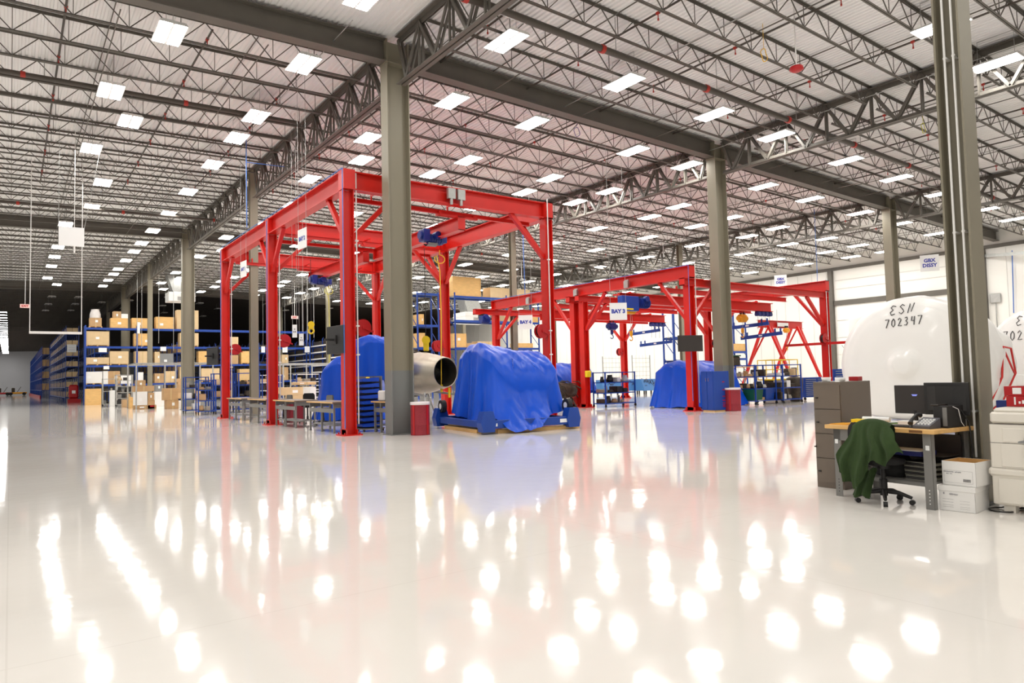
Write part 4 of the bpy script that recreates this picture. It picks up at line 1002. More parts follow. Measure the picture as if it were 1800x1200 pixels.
for a, b, t, bt, Y, mt, lab in [(493, 553, 680, 694, 33.0, KRAFTL, 'long pale carton with sticker behind the second workbench, top one'), (512, 548, 694, 712, 33.0, KRAFTL, 'pale carton under the long pale carton'), (523, 556, 671, 676, 33.4, KRAFTL, 'shallow open carton tray on the long pale carton'),
        (545, 556, 680, 725, 31.0, WHITEB, 'white carton behind the dark swivel stool'), (512, 548, 712, 733, 33.0, KRAFT, 'brown carton at the bottom of the carton pile')]:
    za = atY((a+b)/2, bt, Y)[2]; px_box('carton', a, b, t, bt, Y, mt, lab, .9, 0 if za < .3 else za)
# long shelving row down the aisle, loaded with cartons
def aisle_shelving(x0, x1, y0, y1, zs, lab, cart_mt, cart_lab, grp, step, h, ends=True, upm=BLUE, mass=False, cname='carton'):
    r = thing('shelving_row', lab, 'shelving', (x0, y0, 0)); L = y1-y0; w = x1-x0; n = int(L/2.6)
    for k in range(n+1):
        m = M(); y = L*k/n
        for x in (0, w-.06): m.box(x, y-.03, 0, x+.06, y+.03, zs[-1]+h+.2)
        m.bar((.05, y, .3), (w-.05, y, 3.0), .03, .03); m.bar((.05, y, 3.2), (w-.05, y, 6), .03, .03); part('upright_frame', m, upm, r)
    for z in zs: m = M(); m.box(0, 0, z-.08, w, L, z); part('shelf', m, upm, r)
    if x0 > 24:
        for z in zs: m = M(); m.box(-.03, 0, z-.09, -.001, L, z+.03); m.box(0, -.03, z-.09, w, -.001, z+.03); part('shelf_lip', m, WHITEM, r, label='white shelf edge')
    if cart_mt:
        cw = w/2-.09; base = M(); base.box(0, 0, 0, cw, min(step*.93, (L/n-.12)/max(1, round(L/n/step))*.96), h, .01); me = mesh(cname, base, cart_mt); big = M()
        for z in zs:
            i = 0; bl = L/n; per = max(1, round(bl/step))
            for i in range(n*per):
                y = y0+bl*(i//per)+.06+(i % per)*(bl-.12)/per
                for s in ((0, 1) if i == 0 else (0,)):
                    if mass: big.box(x0+.07+s*(cw+.03), y, z+.001, x0+.07+s*(cw+.03)+cw, y+min(step*.93, (bl-.12)/per*.96), z+.001+h); continue
                    o = part(cname, me, None, None, (x0+.07+s*(cw+.03), y, z+.001)); tag(o, '%s, %s shelf up, %s%s' % (cart_lab, ordinal(zs.index(z)+1), ordinal(i+1), '' if not s else ' inner'), 'box', grp)
        if mass: solo('stored_goods', big, cart_mt, cart_lab, 'stored goods', kind='stuff')
    return r
aisle_shelving(4.45, 5.6, 82, 115, [.55, 1.55, 2.55, 3.6, 4.65, 5.7, 6.95], 'long blue shelving row full of pale cartons down the left aisle', KRAFTL, 'pale carton on the left aisle shelving', 'cartons on the long aisle shelving', 1.35, .52)
aisle_shelving(3.62, 4.6, 119, 188, [1.2, 2.9, 4.6, 6.3], 'far blue rack row with red floor guards at the end of the left aisle', KRAFT, 'brown cartons filling the far blue rack row', None, 2.4, .95, mass=True)
solo('floor_guard', M().box(0, 0, 0, .12, 68, .45), REDD, 'red guard rail along the foot of the far blue racks', 'guard rail', (3.42, 119, 0))
aisle_shelving(24.6, 25.8, 60, 84, [.5, 1.15, 1.8, 2.45, 3.1, 3.75, 4.4, 5.05], 'dark shelving row with white fronted shelves behind the yellow cords', DKMETAL, 'dark rolled goods on the white edged shelving', 'rolled goods on the dark shelving', 2.6, .4, cname='stored_roll')
for k, z in enumerate([.5, 1.15, 1.8, 2.45, 3.1, 3.75, 4.4, 5.05]):
    pass
for i, (x, h) in enumerate(((5.1, 6.0), (11.9, 5.8), (16.0, 5.8), (19.6, 5.6))):
    aisle_shelving(x+1.0, x+2.2, 72.5, 96, [1.2, 2.9, 4.6], 'blue rack row running back behind the long pallet rack, %s from the left' % ['first', 'second', 'third', 'fourth'][i], DKMETAL if i != 1 else KRAFT, '%s goods on the %s back rack row from the left' % ('brown' if i == 1 else 'dark', ['first', 'second', 'third', 'fourth'][i]), None, 2.4, .8, mass=True)
# red hose cabinet on stand, at the shelving end
r = thing('hose_cabinet', 'bright red rounded hose cabinet on a red stand at the shelving end', 'cabinet', (4.6, 80.3, 0))
m = M(); m.box(-.05, -.3, 0, 1.05, .3, .35); part('stand', m, REDD, r); m = M(); m.box(.05, -.25, .42, .85, .25, 1.75, .12); m.box(.1, -.1, .35, .8, .1, .45); part('drum_case', m, REDD, r)
m = M(); m.box(.3, -.26, .9, .6, -.252, 1.2); part('label_plate', m, PAPER, r)
m = M(); m.cyl((1.25, -.1, 0), (1.25, -.1, 1.3), .1, 12); m.cyl((1.25, -.1, 1.3), (1.25, -.1, 1.42), .03, 8); solo('fire_extinguisher', m, REDD, 'red fire extinguisher beside the hose cabinet', 'extinguisher', (4.75, 80.2, 0))
for i, (px, w) in enumerate(((4, 12), (28, 26))):
    x, y, z = atY(px, 690, 190); r = thing('floor_scrubber', 'tiny %s low machine parked far off by the grey back wall' % ('orange' if i == 0 else 'brown yellow'), 'machine', (x, 190, 0))
    m = M(); m.box(-2, -.6, .35, 2, .6, .75, .1); part('body', m, ORANGE if i else REDD, r); m = M(); m.box(-.8, -.4, .7, -.2, .4, 1.7, .1); m.bar((.2, 0, .7), (.9, 0, 1.9), .1, .1); part('seat', m, DKMETAL, r)
    for q in (-1.5, 1.5): m = M(); m.cyl((q, -.65, .35), (q, .65, .35), .35, 12); part('wheel', m, RUBBER, r)
# hanging air conditioners with ducts
def ac(x, y, z, s, lab):
    r = thing('air_handler', lab, 'air handler', (x, y, z))
    m = M(); m.box(-s, -s*.8, 0, s, s*.8, s*.75, .03); m.box(-s*1.03, -s*.83, s*.45, s*1.03, s*.83, s*.5); part('casing', m, WHITEM, r)
    m = M(); 
    for k in range(7): m.box(-s*.35, -s*.8-.02, s*(.08+.045*k), s*.35, -s*.8-.001, s*(.1+.045*k))
    part('grille', m, GREYP, r)
    m = M(); m.add([(-s*.6, -s*.5, s*.75), (s*.6, -s*.5, s*.75), (s*.6, s*.5, s*.75), (-s*.6, s*.5, s*.75), (-s*1.1, -s*.5, s*2.3), (0.1, -s*.5, s*2.3), (.1, s*.5, s*2.3), (-s*1.1, s*.5, s*2.3)], [(0, 1, 5, 4), (1, 2, 6, 5), (2, 3, 7, 6), (3, 0, 4, 7), (4, 5, 6, 7)])
    m.box(-s*1.1, -s*.5, s*2.3, .1, s*.5, 11.0-z-drop(x)); part('duct', m, GALV, r)
    m = M()
    for a in (-1, 1):
        for b in (-1, 1): m.tube([(a*s*.98, b*s*.75, s*.7), (a*s*.98, b*s*.75, 10.4-z)], .015, 4)
    part('hanger_rods', m, GALV, r)
    return r
ac(11.3, 62, 8.3, 1.0, 'white hanging air handler with slanted duct left of the big grey column')
ac(35.3, 55, 6.6, 1.35, 'white hanging air handler with slanted duct above the right racks')
ac(15.4, 33.5, 8.3, 1.2, 'white ceiling air handler seen through the tall gantry') if 0 else None
# right pallet racks with crates (open view to the white wall)
def rack_px(pxs, Y, depth, levels, ztop, lab):
    r = thing('pallet_rack', lab, 'rack', (atY(pxs[0], 600, Y)[0], Y, 0)); x0 = r.location.x; xs_ = [atY(p, 600, Y)[0]-x0 for p in pxs]
    for x in xs_:
        m = M()
        for yy in (0, depth-.09): m.box(x-.05, yy, 0, x+.05, yy+.09, ztop)
        for q in range(int(ztop/1.3)): m.bar((x, .08, .2+q*1.3), (x, depth-.08, 1.2+q*1.3), .04, .04)
        part('upright_frame', m, BLUE, r)
    for z in levels:
        for a, b in zip(xs_, xs_[1:]):
            m = M(); m.box(a+.05, -.02, z-.17, b-.05, .04, z); m.box(a+.05, depth-.04, z-.17, b-.05, depth+.02, z); part('beam', m, BLUE, r)
        m = M(); m.box(xs_[0], .04, z-.04, xs_[-1], depth-.04, z-.01); part('deck', m, GALV, r)
    return r
R2 = [3.9, 6.05, 7.95]
rack_px((801, 892, 948), 46, 1.2, R2, 8.2, 'tall blue rack with crates in front of the white wall, behind the exhaust cone')
for a, b, t, l, mt, lab, d in [(796, 845, 487, 2, PINE, 'big framed wooden crate with white papers on the rack top behind the gantry', 1.2), (862, 932, 507, 2, KRAFTL, 'long pale crate on the rack top behind the gantry', 1.2), (905, 946, 553, 1, PINE, 'wide wooden crate on the middle level right of the red gantry post', 1.1), (888, 904, 552, 1, KRAFTL, 'pale carton on the middle level of the tall rack', 1.0),
        (796, 820, 586, 0, PINE, 'upright wooden crate on the low level of the tall rack', 1.0), (821, 838, 603, 0, KRAFT, 'low brown carton right of the upright crate', 1.0), (840, 880, 600, 0, KRAFTL, 'long carton with red tags on the low level', 1.0), (908, 937, 603, 0, PINE, 'flat wooden crate on the low level above the tarp', 1.0)]:
    px_box('crate', a, b, t, t+20, 46.05, mt, lab, d-.1, R2[l]+.001, cat='crate')
rack_px((735, 772), 46, 1.2, [3.9, 5.6, 8.0], 8.1, 'blue rack bay just right of the massive column')
px_box('crate', 737, 747, 585, 600, 46.05, PINE, 'wooden crate on the rack bay right of the massive column', 1.0, 3.901, cat='crate')
px_box('crate', 737, 745, 552, 565, 46.05, PINE, 'wooden crate on the upper rack bay right of the massive column', 1.0, 5.601, cat='crate')
px_box('crate', 668, 681, 584, 600, 46.05, PINE, 'wooden crate glimpsed left of the massive column above the tarp', 1.0, None, cat='crate') if 0 else None
rack_px((1185, 1204, 1223), 32, 1.0, [2.4, 4.0], 6.3, 'tall narrow blue rack frame behind the front screen')
rack_px((1288, 1312), 33.5, 1.2, [2.55, 3.1, 5.1], 6.35, 'blue rack with crates right of the second big column')
px_box('crate', 1290, 1310, 604, 614, 33.6, PINE, 'shallow wooden crate on the rack right of the second big column', .9, 3.101, cat='crate'); px_box('carton', 1289, 1297, 590, 600, 33.6, KRAFTL, 'pale carton behind the shallow crate', .9, 3.101) if 0 else None
# ================================================================ work area under the low gantry
wire_cart('parts_cart', 21.9, 23.0, 1.9, .8, 1.62, 4, BLUE, 'blue rolling shelf cart full of engine parts right of the paired red posts', shelf_mt=BLUE, items='shelf cart by the paired posts')
wire_cart('parts_cart', 26.7, 18.5, 1.55, 1.0, 1.78, 4, BLUE, 'large blue rolling rack of engine parts and bins right of the maroon drum, near half', shelf_mt=None, items='large blue rack near half')
wire_cart('parts_cart', 28.35, 18.2, 1.45, 1.0, 1.78, 4, BLUE, 'large blue rolling rack of engine parts right of the maroon drum, far half', shelf_mt=None, items='large blue rack far half')
wire_cart('parts_shelf', 29.2, 21.8, 2.2, .6, 1.75, 4, GALV, 'galvanised shelf with bins between the drum and the blue rack', shelf_mt=PINE, items='galvanised shelf right of the drum', cas=False)
for i, (x, y, c, lb) in enumerate(((27.0, 18.45, MATS['green_plastic'], 'green plastic bin low on the large blue rack'), (27.9, 18.45, BLUE, 'blue plastic bin low on the large blue rack'), (25.3, 19.6, BLUE, 'blue plastic bin on the floor right of the maroon drum'))):
    solo('plastic_bin', M().add([(-.3, -.25, 0), (.3, -.25, 0), (.3, .25, 0), (-.3, .25, 0), (-.36, -.3, .5), (.36, -.3, .5), (.36, .3, .5), (-.36, .3, .5)], [(0, 1, 2, 3), (0, 4, 5, 1), (1, 5, 6, 2), (2, 6, 7, 3), (3, 7, 4, 0)]), c, lb, 'bin', (x, y+.4, .2 if i < 2 else 0), fix=False)
m = M(); m.lathe([(0, 0), (.22, 0), (.35, .5), (.38, 1.1), (.3, 1.15), (.12, 1.2), (.12, 1.6), (.2, 1.62)], (0, 0, 0), 20); solo('engine_part', m, DKMETAL, 'tall grey green bell shaped engine part beside the large blue rack', 'part', (30.4, 18.9, 0))
m = M(); m.box(0, 0, 0, 1.0, .7, .5, .05); solo('engine_part', m, DKMETAL, 'dark bulky engine part under a green tarp on top of the rack', 'part', (29.3, 21.8, 1.77)); solo('cover', M().box(-.02, -.02, 0, 1.02, .72, .06), MATS['green_plastic'], 'green cover on the bulky part', 'cover', (29.3, 21.8, 2.271))
def toolchest(x, y, w, d, h, n, lab, rz=0):
    r = thing('tool_chest', lab, 'tool chest', (x, y, 0), rz)
    m = M(); m.box(0, 0, .14, w, d, h, .01); part('body', m, BLUE, r)
    for c in range(2):
        for k in range(n):
            z = .2+(h-.26)*k/n; hh = (h-.26)/n-.015; q = part('drawer', M().box(.04+c*w*.48, -.012, z, w*.48*(c+1), 0, z+hh), BLUE, r); part('handle', M().box(.08+c*w*.48, -.03, z+hh*.6, w*.48*(c+1)-.04, -.012, z+hh*.85), CHROME, q)
    for a in (.1, w-.1):
        for b in (.1, d-.1): m = M(); m.cyl((a-.03, b, .07), (a+.03, b, .07), .07, 10); part('caster', m, BLACK, r)
    return r
toolchest(31.7, 19.2, 1.5, .75, 1.12, 9, 'royal blue tool chest with silver drawer pulls left of the front right red post', RAD(-20)); toolchest(33.4, 18.6, 1.3, .7, 1.5, 10, 'taller royal blue tool chest right of the front right red post', RAD(-30))
# yellow cage platform
r = thing('work_cage', 'yellow tube work cage behind the large blue rack', 'cage', (32.6, 21.2, 1.0), RAD(-10))
m = M(); m.box(-.9, -.5, 0, .9, .5, .06); part('platform', m, YEL, r)
m = M()
for z in (.55, 1.05):
    for y in (-.5, .5): m.tube([(-.9, y, z), (.9, y, z)], .025, 6)
    for x in (-.9, .9): m.tube([(x, -.5, z), (x, .5, z)], .025, 6)
for x in (-.9, -.3, .3, .9):
    for y in (-.5, .5): m.tube([(x, y, 0), (x, y, 1.05)], .025, 6)
part('railing', m, YEL, r); m = M(); m.box(-.7, -.35, -1.0, .7, .35, 0); part('lift_base', m, DKMETAL, r)
# red A-frame mobile gantry
def aframe(px1, px2, Y, zt, lab):
    x1 = atY(px1, 565, Y)[0]; x2 = atY(px2, 565, Y)[0]
    r = thing('portable_gantry', lab, 'gantry', (x1, Y, 0))
    m = M(); m.ibeam((x1-.7, Y, zt-.2), (x2+.8, Y, zt-.2), .2, .42, .02, .012); wp('top_beam', m, RED, r)
    for x in (x1, x2):
        for s in (-1, 1):
            m = M(); m.bar((x, Y+s*.18, zt-.3), (x, Y+s*1.9, .14), .13, .13); m.bar((x+.45, Y+s*.1, zt-.35), (x, Y+s*1.3, 1.6), .08, .08); wp('leg', m, RED, r)
            m = M(); m.cyl((x-.05, Y+s*1.9, .1), (x+.05, Y+s*1.9, .1), .1, 12); wp('caster', m, BLACK, r)
        m = M(); m.bar((x, Y-1.75, .5), (x, Y+1.75, .5), .09, .09); wp('spreader', m, RED, r)
    m = M(); m.box(x1+1.0, Y-.12, zt-.32, x1+2.1, Y-.11, zt-.1); wp('capacity_plate', m, PAPER, r)
    return r
aframe(1345, 1396, 23.2, 4.35, 'red portable A frame gantry in front of the white wall')
chain_hoist(atY(1382, 570, 22.9)[0], 22.9, 4.0, 2.9, ORANGE, 'small orange chain hoist on the portable A frame gantry', 1.0)
# blue slant topped benches and mesh panels
for i, (p, Y, w) in enumerate(((1098, 36.5, 2.5), (1133, 35.5, 1.7), (1062, 38, 1.6))):
    x = atY(p, 680, Y)[0]; r = thing('slant_bench', 'pale blue slant fronted bench with instruments, %s one below the mesh panels' % ['middle', 'right', 'left'][i], 'bench', (x, Y, 0))
    m = M(); m.prism([(0, .25), (.9, .25), (.9, 1.1), (.35, 1.1)], 0, w, 'x'); part('body', m, LBLUE, r)
    m = M()
    for a in (.1, w-.1): m.box(a-.04, .1, 0, a+.04, .18, .25); m.box(a-.04, .8, 0, a+.04, .88, .25)
    part('legs_frame', m, BLACK, r)
    m = M(); rr = random.Random(i)
    for k in range(9): cx = rr.uniform(.2, w-.2); cz = rr.uniform(.5, 1.0); m.tube([(cx+.14*cos(t), .1+.25*cz-.08, cz+.14*sin(t)) for t in [2*pi*j/9 for j in range(10)]], .018, 5)
    part('hose_coils', m, DKMETAL, r)
def mesh_panel(x0, x1, Y, z0, z1, lab):
    r = thing('mesh_partition', lab, 'mesh panel', (x0, Y, 0)); m = M(); n = int((x1-x0)/.35)
    for k in range(n+1): a = (x1-x0)*k/n; m.tube([(a, 0, z0), (a, 0, z1)], .012, 4)
    for k in range(int((z1-z0)/.35)+1): m.tube([(0, 0, z0+.35*k), (x1-x0, 0, z0+.35*k)], .012, 4)
    part('grid', m, GALV, r); m = M()
    for a in (0, x1-x0): m.box(a-.03, -.03, 0, a+.03, .03, z1)
    part('post', m, GALV, r); return r
mesh_panel(atY(1060, 660, 39)[0], atY(1100, 660, 39)[0], 39, 1.0, 2.9, 'galvanised mesh panel before the white wall, left one'); mesh_panel(atY(1112, 660, 39)[0], atY(1143, 660, 39)[0], 39, 1.0, 3.0, 'galvanised mesh panel before the white wall, right one')
m = M(); m.lathe([(0, 0), (1.6, 0), (1.6, 4.4), (1.5, 4.7), (1.0, 4.95), (0, 5.05)], n=40)
solo('storage_tank', m, WALLW, 'tall white dome topped tank against the white wall', 'tank', (42.2, 20.6, 0))
# ================================================================ wrapped engines
SHRINK = mat('white_shrink_wrap', S(238, 236, 232), .32, 0, .02, 1, .004, coat=.25, bscale=3)
TAPER = mat('red_tape', S(206, 40, 36), .5)
def wrapped(cx, cy, rz, R, L, zc, lab, seed, name='wrapped_engine'):
    r = thing(name, lab, 'engine', (cx, cy, 0), rz); rd = random.Random(seed); p = [rd.uniform(0, 6) for _ in range(6)]
    prof = [(0, -.36), (.12*R, -.34), (.22*R, -.2), (.5*R, -.16), (.74*R, -.07), (.88*R, .03), (.97*R, .2), (R*1.0, .5), (R*.985, .9), (R*1.0, 1.3), (R*.93, 1.9), (R*.86, 2.3), (R*.89, 2.7), (R*.8, 3.4), (R*.6, L-.3), (R*.4, L), (0, L+.05)]
    nn = 72
    def fn(u, v):
        k = v*(len(prof)-1); i = min(int(k), len(prof)-2); f = k-i; rr_ = prof[i][0]*(1-f)+prof[i+1][0]*f; x = prof[i][1]*(1-f)+prof[i+1][1]*f
        a = 2*pi*u; wv = 1+.012*sin(a*14+p[0]+x*2)*min(1, max(0, x))+.02*sin(a*5+x*3+p[1])*min(1, max(0, x-.8)*1.5)
        z = zc+rr_*wv*sin(a); y = rr_*wv*cos(a)
        if z < .35: z = .35-(.35-z)*.28
        return (x, y, max(z, .04))
    m = M(); m.grid(fn, nn, 64); part('shrink_wrap', m, SHRINK, r, fix=False)
    m = M(); m.box(.2, -R*.75, 0, L*.8, R*.75, .1); part('cradle', m, BLUEN, r)
    return r
ex, ey = 17.15, 8.0
w1 = wrapped(17.35, 7.85, RAD(4), 1.68, 4.6, 1.56, 'huge white shrink wrapped engine marked ESN 702347', 3)
def stroke_text(root, strokes, mt, r_=.01):
    m = M()
    for s in strokes: m.tube(s, r_, 5)
    part('marker_writing', m, mt, root)
GL = {  # hand drawn glyph polylines on a 1x1.5 cell
 'E': [[(.85, 1.3), (.4, 1.45), (.15, 1.15), (.5, .8), (.1, .45), (.3, .05), (.8, .2)]], 'S': [[(.8, 1.25), (.5, 1.45), (.2, 1.15), (.6, .75), (.8, .4), (.45, .05), (.15, .3)]],
 'N': [[(.1, .05), (.3, 1.4), (.55, .2), (.85, 1.45)]], '7': [[(.1, 1.35), (.85, 1.4), (.35, .0)]], '0': [[(.5, 1.4), (.2, 1.0), (.2, .4), (.5, .05), (.8, .4), (.8, 1.0), (.5, 1.4)]],
 '2': [[(.15, 1.1), (.45, 1.4), (.75, 1.1), (.2, .1), (.9, .15)]], '3': [[(.2, 1.3), (.6, 1.4), (.7, 1.05), (.4, .8), (.75, .5), (.55, .1), (.15, .15)]], '4': [[(.3, 1.4), (.2, .7), (.8, .7)], [(.75, 1.4), (.7, .0)]]}
def front_x(y, z, R, zc=1.56):
    q = hypot(y, z-zc)/R; P = [(0, -.36), (.12, -.34), (.22, -.2), (.5, -.16), (.74, -.07), (.88, .03), (.97, .2), (1.0, .5), (2, 9)]
    for (a, b), (c, d) in zip(P, P[1:]):
        if a <= q <= c: return b+(d-b)*(q-a)/(c-a)-.014
    return -.4
def write_on(root, text, y0, z0, cw, ch, R, tilt=0.0):
    st = []
    for i, c in enumerate(text):
        for g in GL.get(c, []): st.append([(front_x(y0-(i*cw+a*cw*.8), z0+b/1.5*ch+tilt*i, R), y0-(i*cw+a*cw*.8), z0+b/1.5*ch+tilt*i) for a, b in g])
    stroke_text(root, st, BINK)
write_on(w1, 'ESN', .3, 2.76, .2, .25, 1.68, .015); write_on(w1, '702347', .4, 2.46, .145, .22, 1.68, .01)
# red tape lines on its flank
m = M()
def sp(a, x, R=1.66, zc=1.56): return (x, -R*1.015*cos(a-.1), zc+R*1.015*sin(a-.1))
pts = [(.32, 1.2), (.30, 1.8), (-.05, 2.0), (-.5, 1.9), (-.75, 1.35), (-.55, 1.05), (-.1, 1.0), (.32, 1.2)]
m.tube([sp(a, x) for a, x in pts], .024, 5); m.tube([sp(.32, 1.2), sp(.0, 1.75), sp(-.08, 2.02)], .022, 5)
part('red_tape', m, TAPER, w1, label='red tape outlining a patch')
w2 = wrapped(23.6, 7.0, RAD(-6), 1.66, 4.6, 1.56, 'second white shrink wrapped engine further back at the right edge', 8)
write_on(w2, '702347', .95, 2.2, .2, .3, 1.66); write_on(w2, 'ESN', .6, 2.62, .24, .3, 1.66)
m = M(); m.box(-.6, -.5, 0, .6, .5, 1.1, .2); solo('engine_bag', m, mat('olive_canvas', S(120, 112, 84), .8, 0, .2, 4), 'olive brown canvas bundle between the two wrapped engines', 'bundle', (21.6, 6.9, .8)) if 0 else None
# ================================================================ desk corner
DX, DY, DR = 7.84, 3.34, RAD(-6)     # near right corner of the bench, local y runs to the left in view
def loc(x, y, z=0): c, s = cos(-DR), sin(-DR); return (DX+x*c-y*(-s)*-1*1 if 0 else DX+x*cos(DR)-y*sin(DR), DY+x*sin(DR)+y*cos(DR), z)
TH = .84; DW = 1.22; DD = .74
r = thing('workbench_desk', 'butcher block topped grey steel bench used as a desk, green blanket chair at it', 'desk', loc(0, 0), DR)
m = M(); m.box(-.05, -.06, TH-.045, DD, DW, TH, .004); part('tabletop', m, MAPLE, r)
m = M(); m.box(-.054, .06, TH-.036, -.051, .2, TH-.01); part('maker_stencil', m, mat('brown_stencil', S(120, 80, 40), .6), r)
for x in (.0, DD-.1):
    for y in (0.0, DW-.17):
        m = M(); w = .09
        m.box(x, y, 0, x+.004, y+w, TH-.045) if x < .1 else m.box(x+w-.004, y, 0, x+w, y+w, TH-.045)
        m.box(x, y, 0, x+.06, y+.004, TH-.045) if y < .1 else m.box(x, y+w-.004, 0, x+.06, y+w, TH-.045)
        m.box(x-.004, y-.004, .28, x+w*.9, y+w+.004, TH-.05) if 0 else None
        q = part('leg', m, GREYP, r)
        m = M(); s = -1 if x < .1 else 1; xx = x-.001 if x < .1 else x+w+.001
        for k in range(5): m.cyl((xx-.001, y+w/2, .06+.035*k), (xx+.001, y+w/2, .06+.035*k), .006, 8)
        part('bolt_holes', m, PAPER if (y < .1 or x > .1) else BLACK, q)
m = M(); m.box(-.006, .02, .62, -.003, .06, .67); m.box(-.006, DW-.14, .62, -.003, DW-.1, .67); part('sticker', m, PAPER, r)
m = M(); m.box(.08, .02, .26, DD-.05, DW-.09, .28); m.box(.08, .02, .22, .09, DW-.09, .28); part('lower_shelf', m, GREYP, r)
m = M(); m.box(.0, DW-.4, TH-.18, .02, DW-.08, TH-.05); part('drawer_panel', m, GREYP, r)
m = M(); m.box(.3, .05, .52, DD-.06, DW-.2, .53); m.box(DD-.08, .05, .3, DD-.06, DW-.1, TH-.1); part('back_panel', m, mat('dark_brown_panel', S(60, 52, 48), .6), r)
def dsk(name, m, mts, lab, cat, x, y, z, rz=0): return solo(name, m, mts, lab, cat, loc(x, y, z), DR+rz)
# files, binders, bag on and under the shelf
dsk('folder_stack', M().box(0, 0, 0, .3, .42, .05, .004), mat('navy_folder', S(24, 28, 92), .5), 'navy blue folders on the hidden shelf under the desk top', 'folder', .12, .18, .531)
dsk('paper_sheet', M().box(0, 0, 0, .28, .4, .006), PAPER, 'white papers on the navy folders under the desk', 'paper', .13, .2, .5825)
for k in range(4):
    m = M(); m.prism([(0, 0), (.27, 0), (.27, .018), (0, .05)], 0, .29, 'y'); m = M(); m.box(0, 0, 0, .27, .29, .003); m.box(0, 0, .04, .27, .29, .043); m.box(-.003, 0, 0, 0, .29, .043); b_ = dsk('ring_binder', m, BLACK, ['bottom', 'second', 'third', 'top'][k]+' black edged ring binder of the stack on the desk shelf', 'binder', .1+.012*k, .06+.025*k, .2805+.047*k, RAD(-4*k))
    m = M(); m.box(.004, .004, .004, .268, .286, .008); m.box(.01, .008, .009, .26, .282, .03); m.box(-.0045, .0, .0, -.0032, .29, .004); m.box(-.0045, 0, .039, -.0032, .29, .043); part('pages', m, mat('binder_pages', S(170, 166, 150), .6) if k == 0 else MATS['binder_pages'], b_)
m = M(); m.grid(lambda u, v: ((.15+.05*sin(pi*v))*cos(2*pi*u)*(1-.5*max(0, v-.6)), .2*sin(2*pi*u)*(1-.45*v*v), .26*v+.03*sin(5*u*6.28)*v), 26, 8); m.disc((0, 0, .02), .1); m.tube([(0, -.1, .22), (0.02, -.03, .33), (0, .08, .3)], .015, 6)
dsk('laptop_bag', m, BLACKF, 'slouched black bag on the desk shelf', 'bag', .27, .58, .281)
# desk top things
def monitor(x, y, rz, w, h, lab, back=False, tilt=0):
    r = thing('computer_monitor', lab, 'monitor', loc(x, y, TH+.001), DR+rz)
    m = M(); m.box(-w/2, -.012, .12, w/2, .012, .12+h, .004)
    if back: m.prism([(-w/2+.03, -.01), (w/2-.03, -.01), (w/2-.14, -.06), (-w/2+.14, -.06)], .17, .08+h, 'z')
    part('housing', m, BLACK, r)
    m = M(); m.box(-w/2+.008, .0121 if back else -.0135, .13, w/2-.008, .0135 if back else -.0121, .112+h); part('display', m, SCREEN, r)
    m = M(); m.cyl((0, 0, .012), (0, 0, .16), .022, 10); m.box(-.1, -.08, 0, .1, .08, .012, .003); part('stand', m, BLACK, r)
    if not back: m = M(); m.prism([(-.035, .345), (.035, .345), (.022, .325), (-.022, .325)], -.0145, -.0136, 'y'); part('screen_logo', m, mat('logo_glow', S(120, 130, 210), .5, emit=S(120, 130, 210), es=.5), r)
    return r
# local -y of a monitor must face the camera (world -x): rz = -90
monitor(.62, .50, RAD(-88), .47, .33, 'flat computer monitor facing forward on the desk, left one')
monitor(.60, .14, RAD(-84), .46, .36, 'computer monitor turned away showing its tapered back, right one', True)
r = thing('desktop_computer', 'black desktop computer tower standing on the desk corner', 'computer', loc(.42, .02, TH+.001), DR)
m = M(); m.box(-.14, -.05, 0, .22, .1, .235, .004); part('case', m, BLACK, r); m = M(); m.box(-.142, -.045, .02, -.1405, -.0, .22); m.box(-.143, .02, .225, .1, .06, .245) if 0 else None; part('front_bezel', m, GREYP, r)
m = M(); m.box(-.145, .04, .235, .05, .12, .25, .004); part('cable_box', m, SCREEN, r)
r = thing('desk_phone', 'dark grey desk telephone with handset on the desk', 'telephone', loc(.14, .12, TH+.001), DR)
m = M(); m.prism([(-.1, 0), (.11, 0), (.11, .11), (-.1, .03)], -.09, .09, 'y'); part('base', m, mat('phone_grey', S(84, 84, 90), .45), r)
m = M(); m.tube([(-.09, .12, .05), (-.05, .13, .085), (.06, .13, .14), (.11, .12, .13)], [.028, .018, .018, .028], 8); part('handset', m, BLACK, r)
m = M()
for i in range(4):
    for j in range(4): xx = -.07+.035*i; m.box(xx, -.07+.035*j, .03+(xx+.1)*.38, xx+.02, -.05+.035*j, .04+(xx+.12)*.38)
part('keypad', m, PAPER, r)
m = M(); m.box(-.08, -.2, 0, .06, .2, .018, .004); kb = dsk('keyboard', m, BLACK, 'black keyboard on the desk', 'keyboard', .16, .46, TH+.001)
m = M()
for i in range(5):
    for j in range(14): m.box(-.068+.025*i, -.19+.027*j, .018, -.048+.025*i, -.168+.027*j, .023)
part('keys', m, SCREEN, kb)
m = M(); m.grid(lambda u, v: (.05*(v-.5)*2*1.0*(1-.0), .03*cos(2*pi*u) , .001), 2, 2) if 0 else m.lathe([(.0, .03), (.02, .028), (.03, .015), (.032, 0)], n=14); dsk('computer_mouse', m, BLACK, 'black mouse beside the telephone', 'mouse', .1, .25, TH+.001)
dsk('paper_sheet', M().box(0, 0, 0, .2, .15, .004), PAPER, 'white note sheet left of the keyboard', 'paper', .04, .66, TH+.001, .2)
rd = random.Random(2)
for k in range(5):
    dsk('document', M().box(0, 0, 0, .28, .21, .005), [PAPER, mat('green_print', S(130, 160, 90), .6), PAPER, WHITEB, PAPER][k], ['lowest white document of the paper pile', 'green printed leaflet in the paper pile', 'white document over the green leaflet', 'stiff white sheet near the pile top', 'topmost white document of the pile on the desk'][k], 'document', .3+.02*k, .68+.04*rd.random(), TH+.001+.0055*k, rd.uniform(-.5, .5))
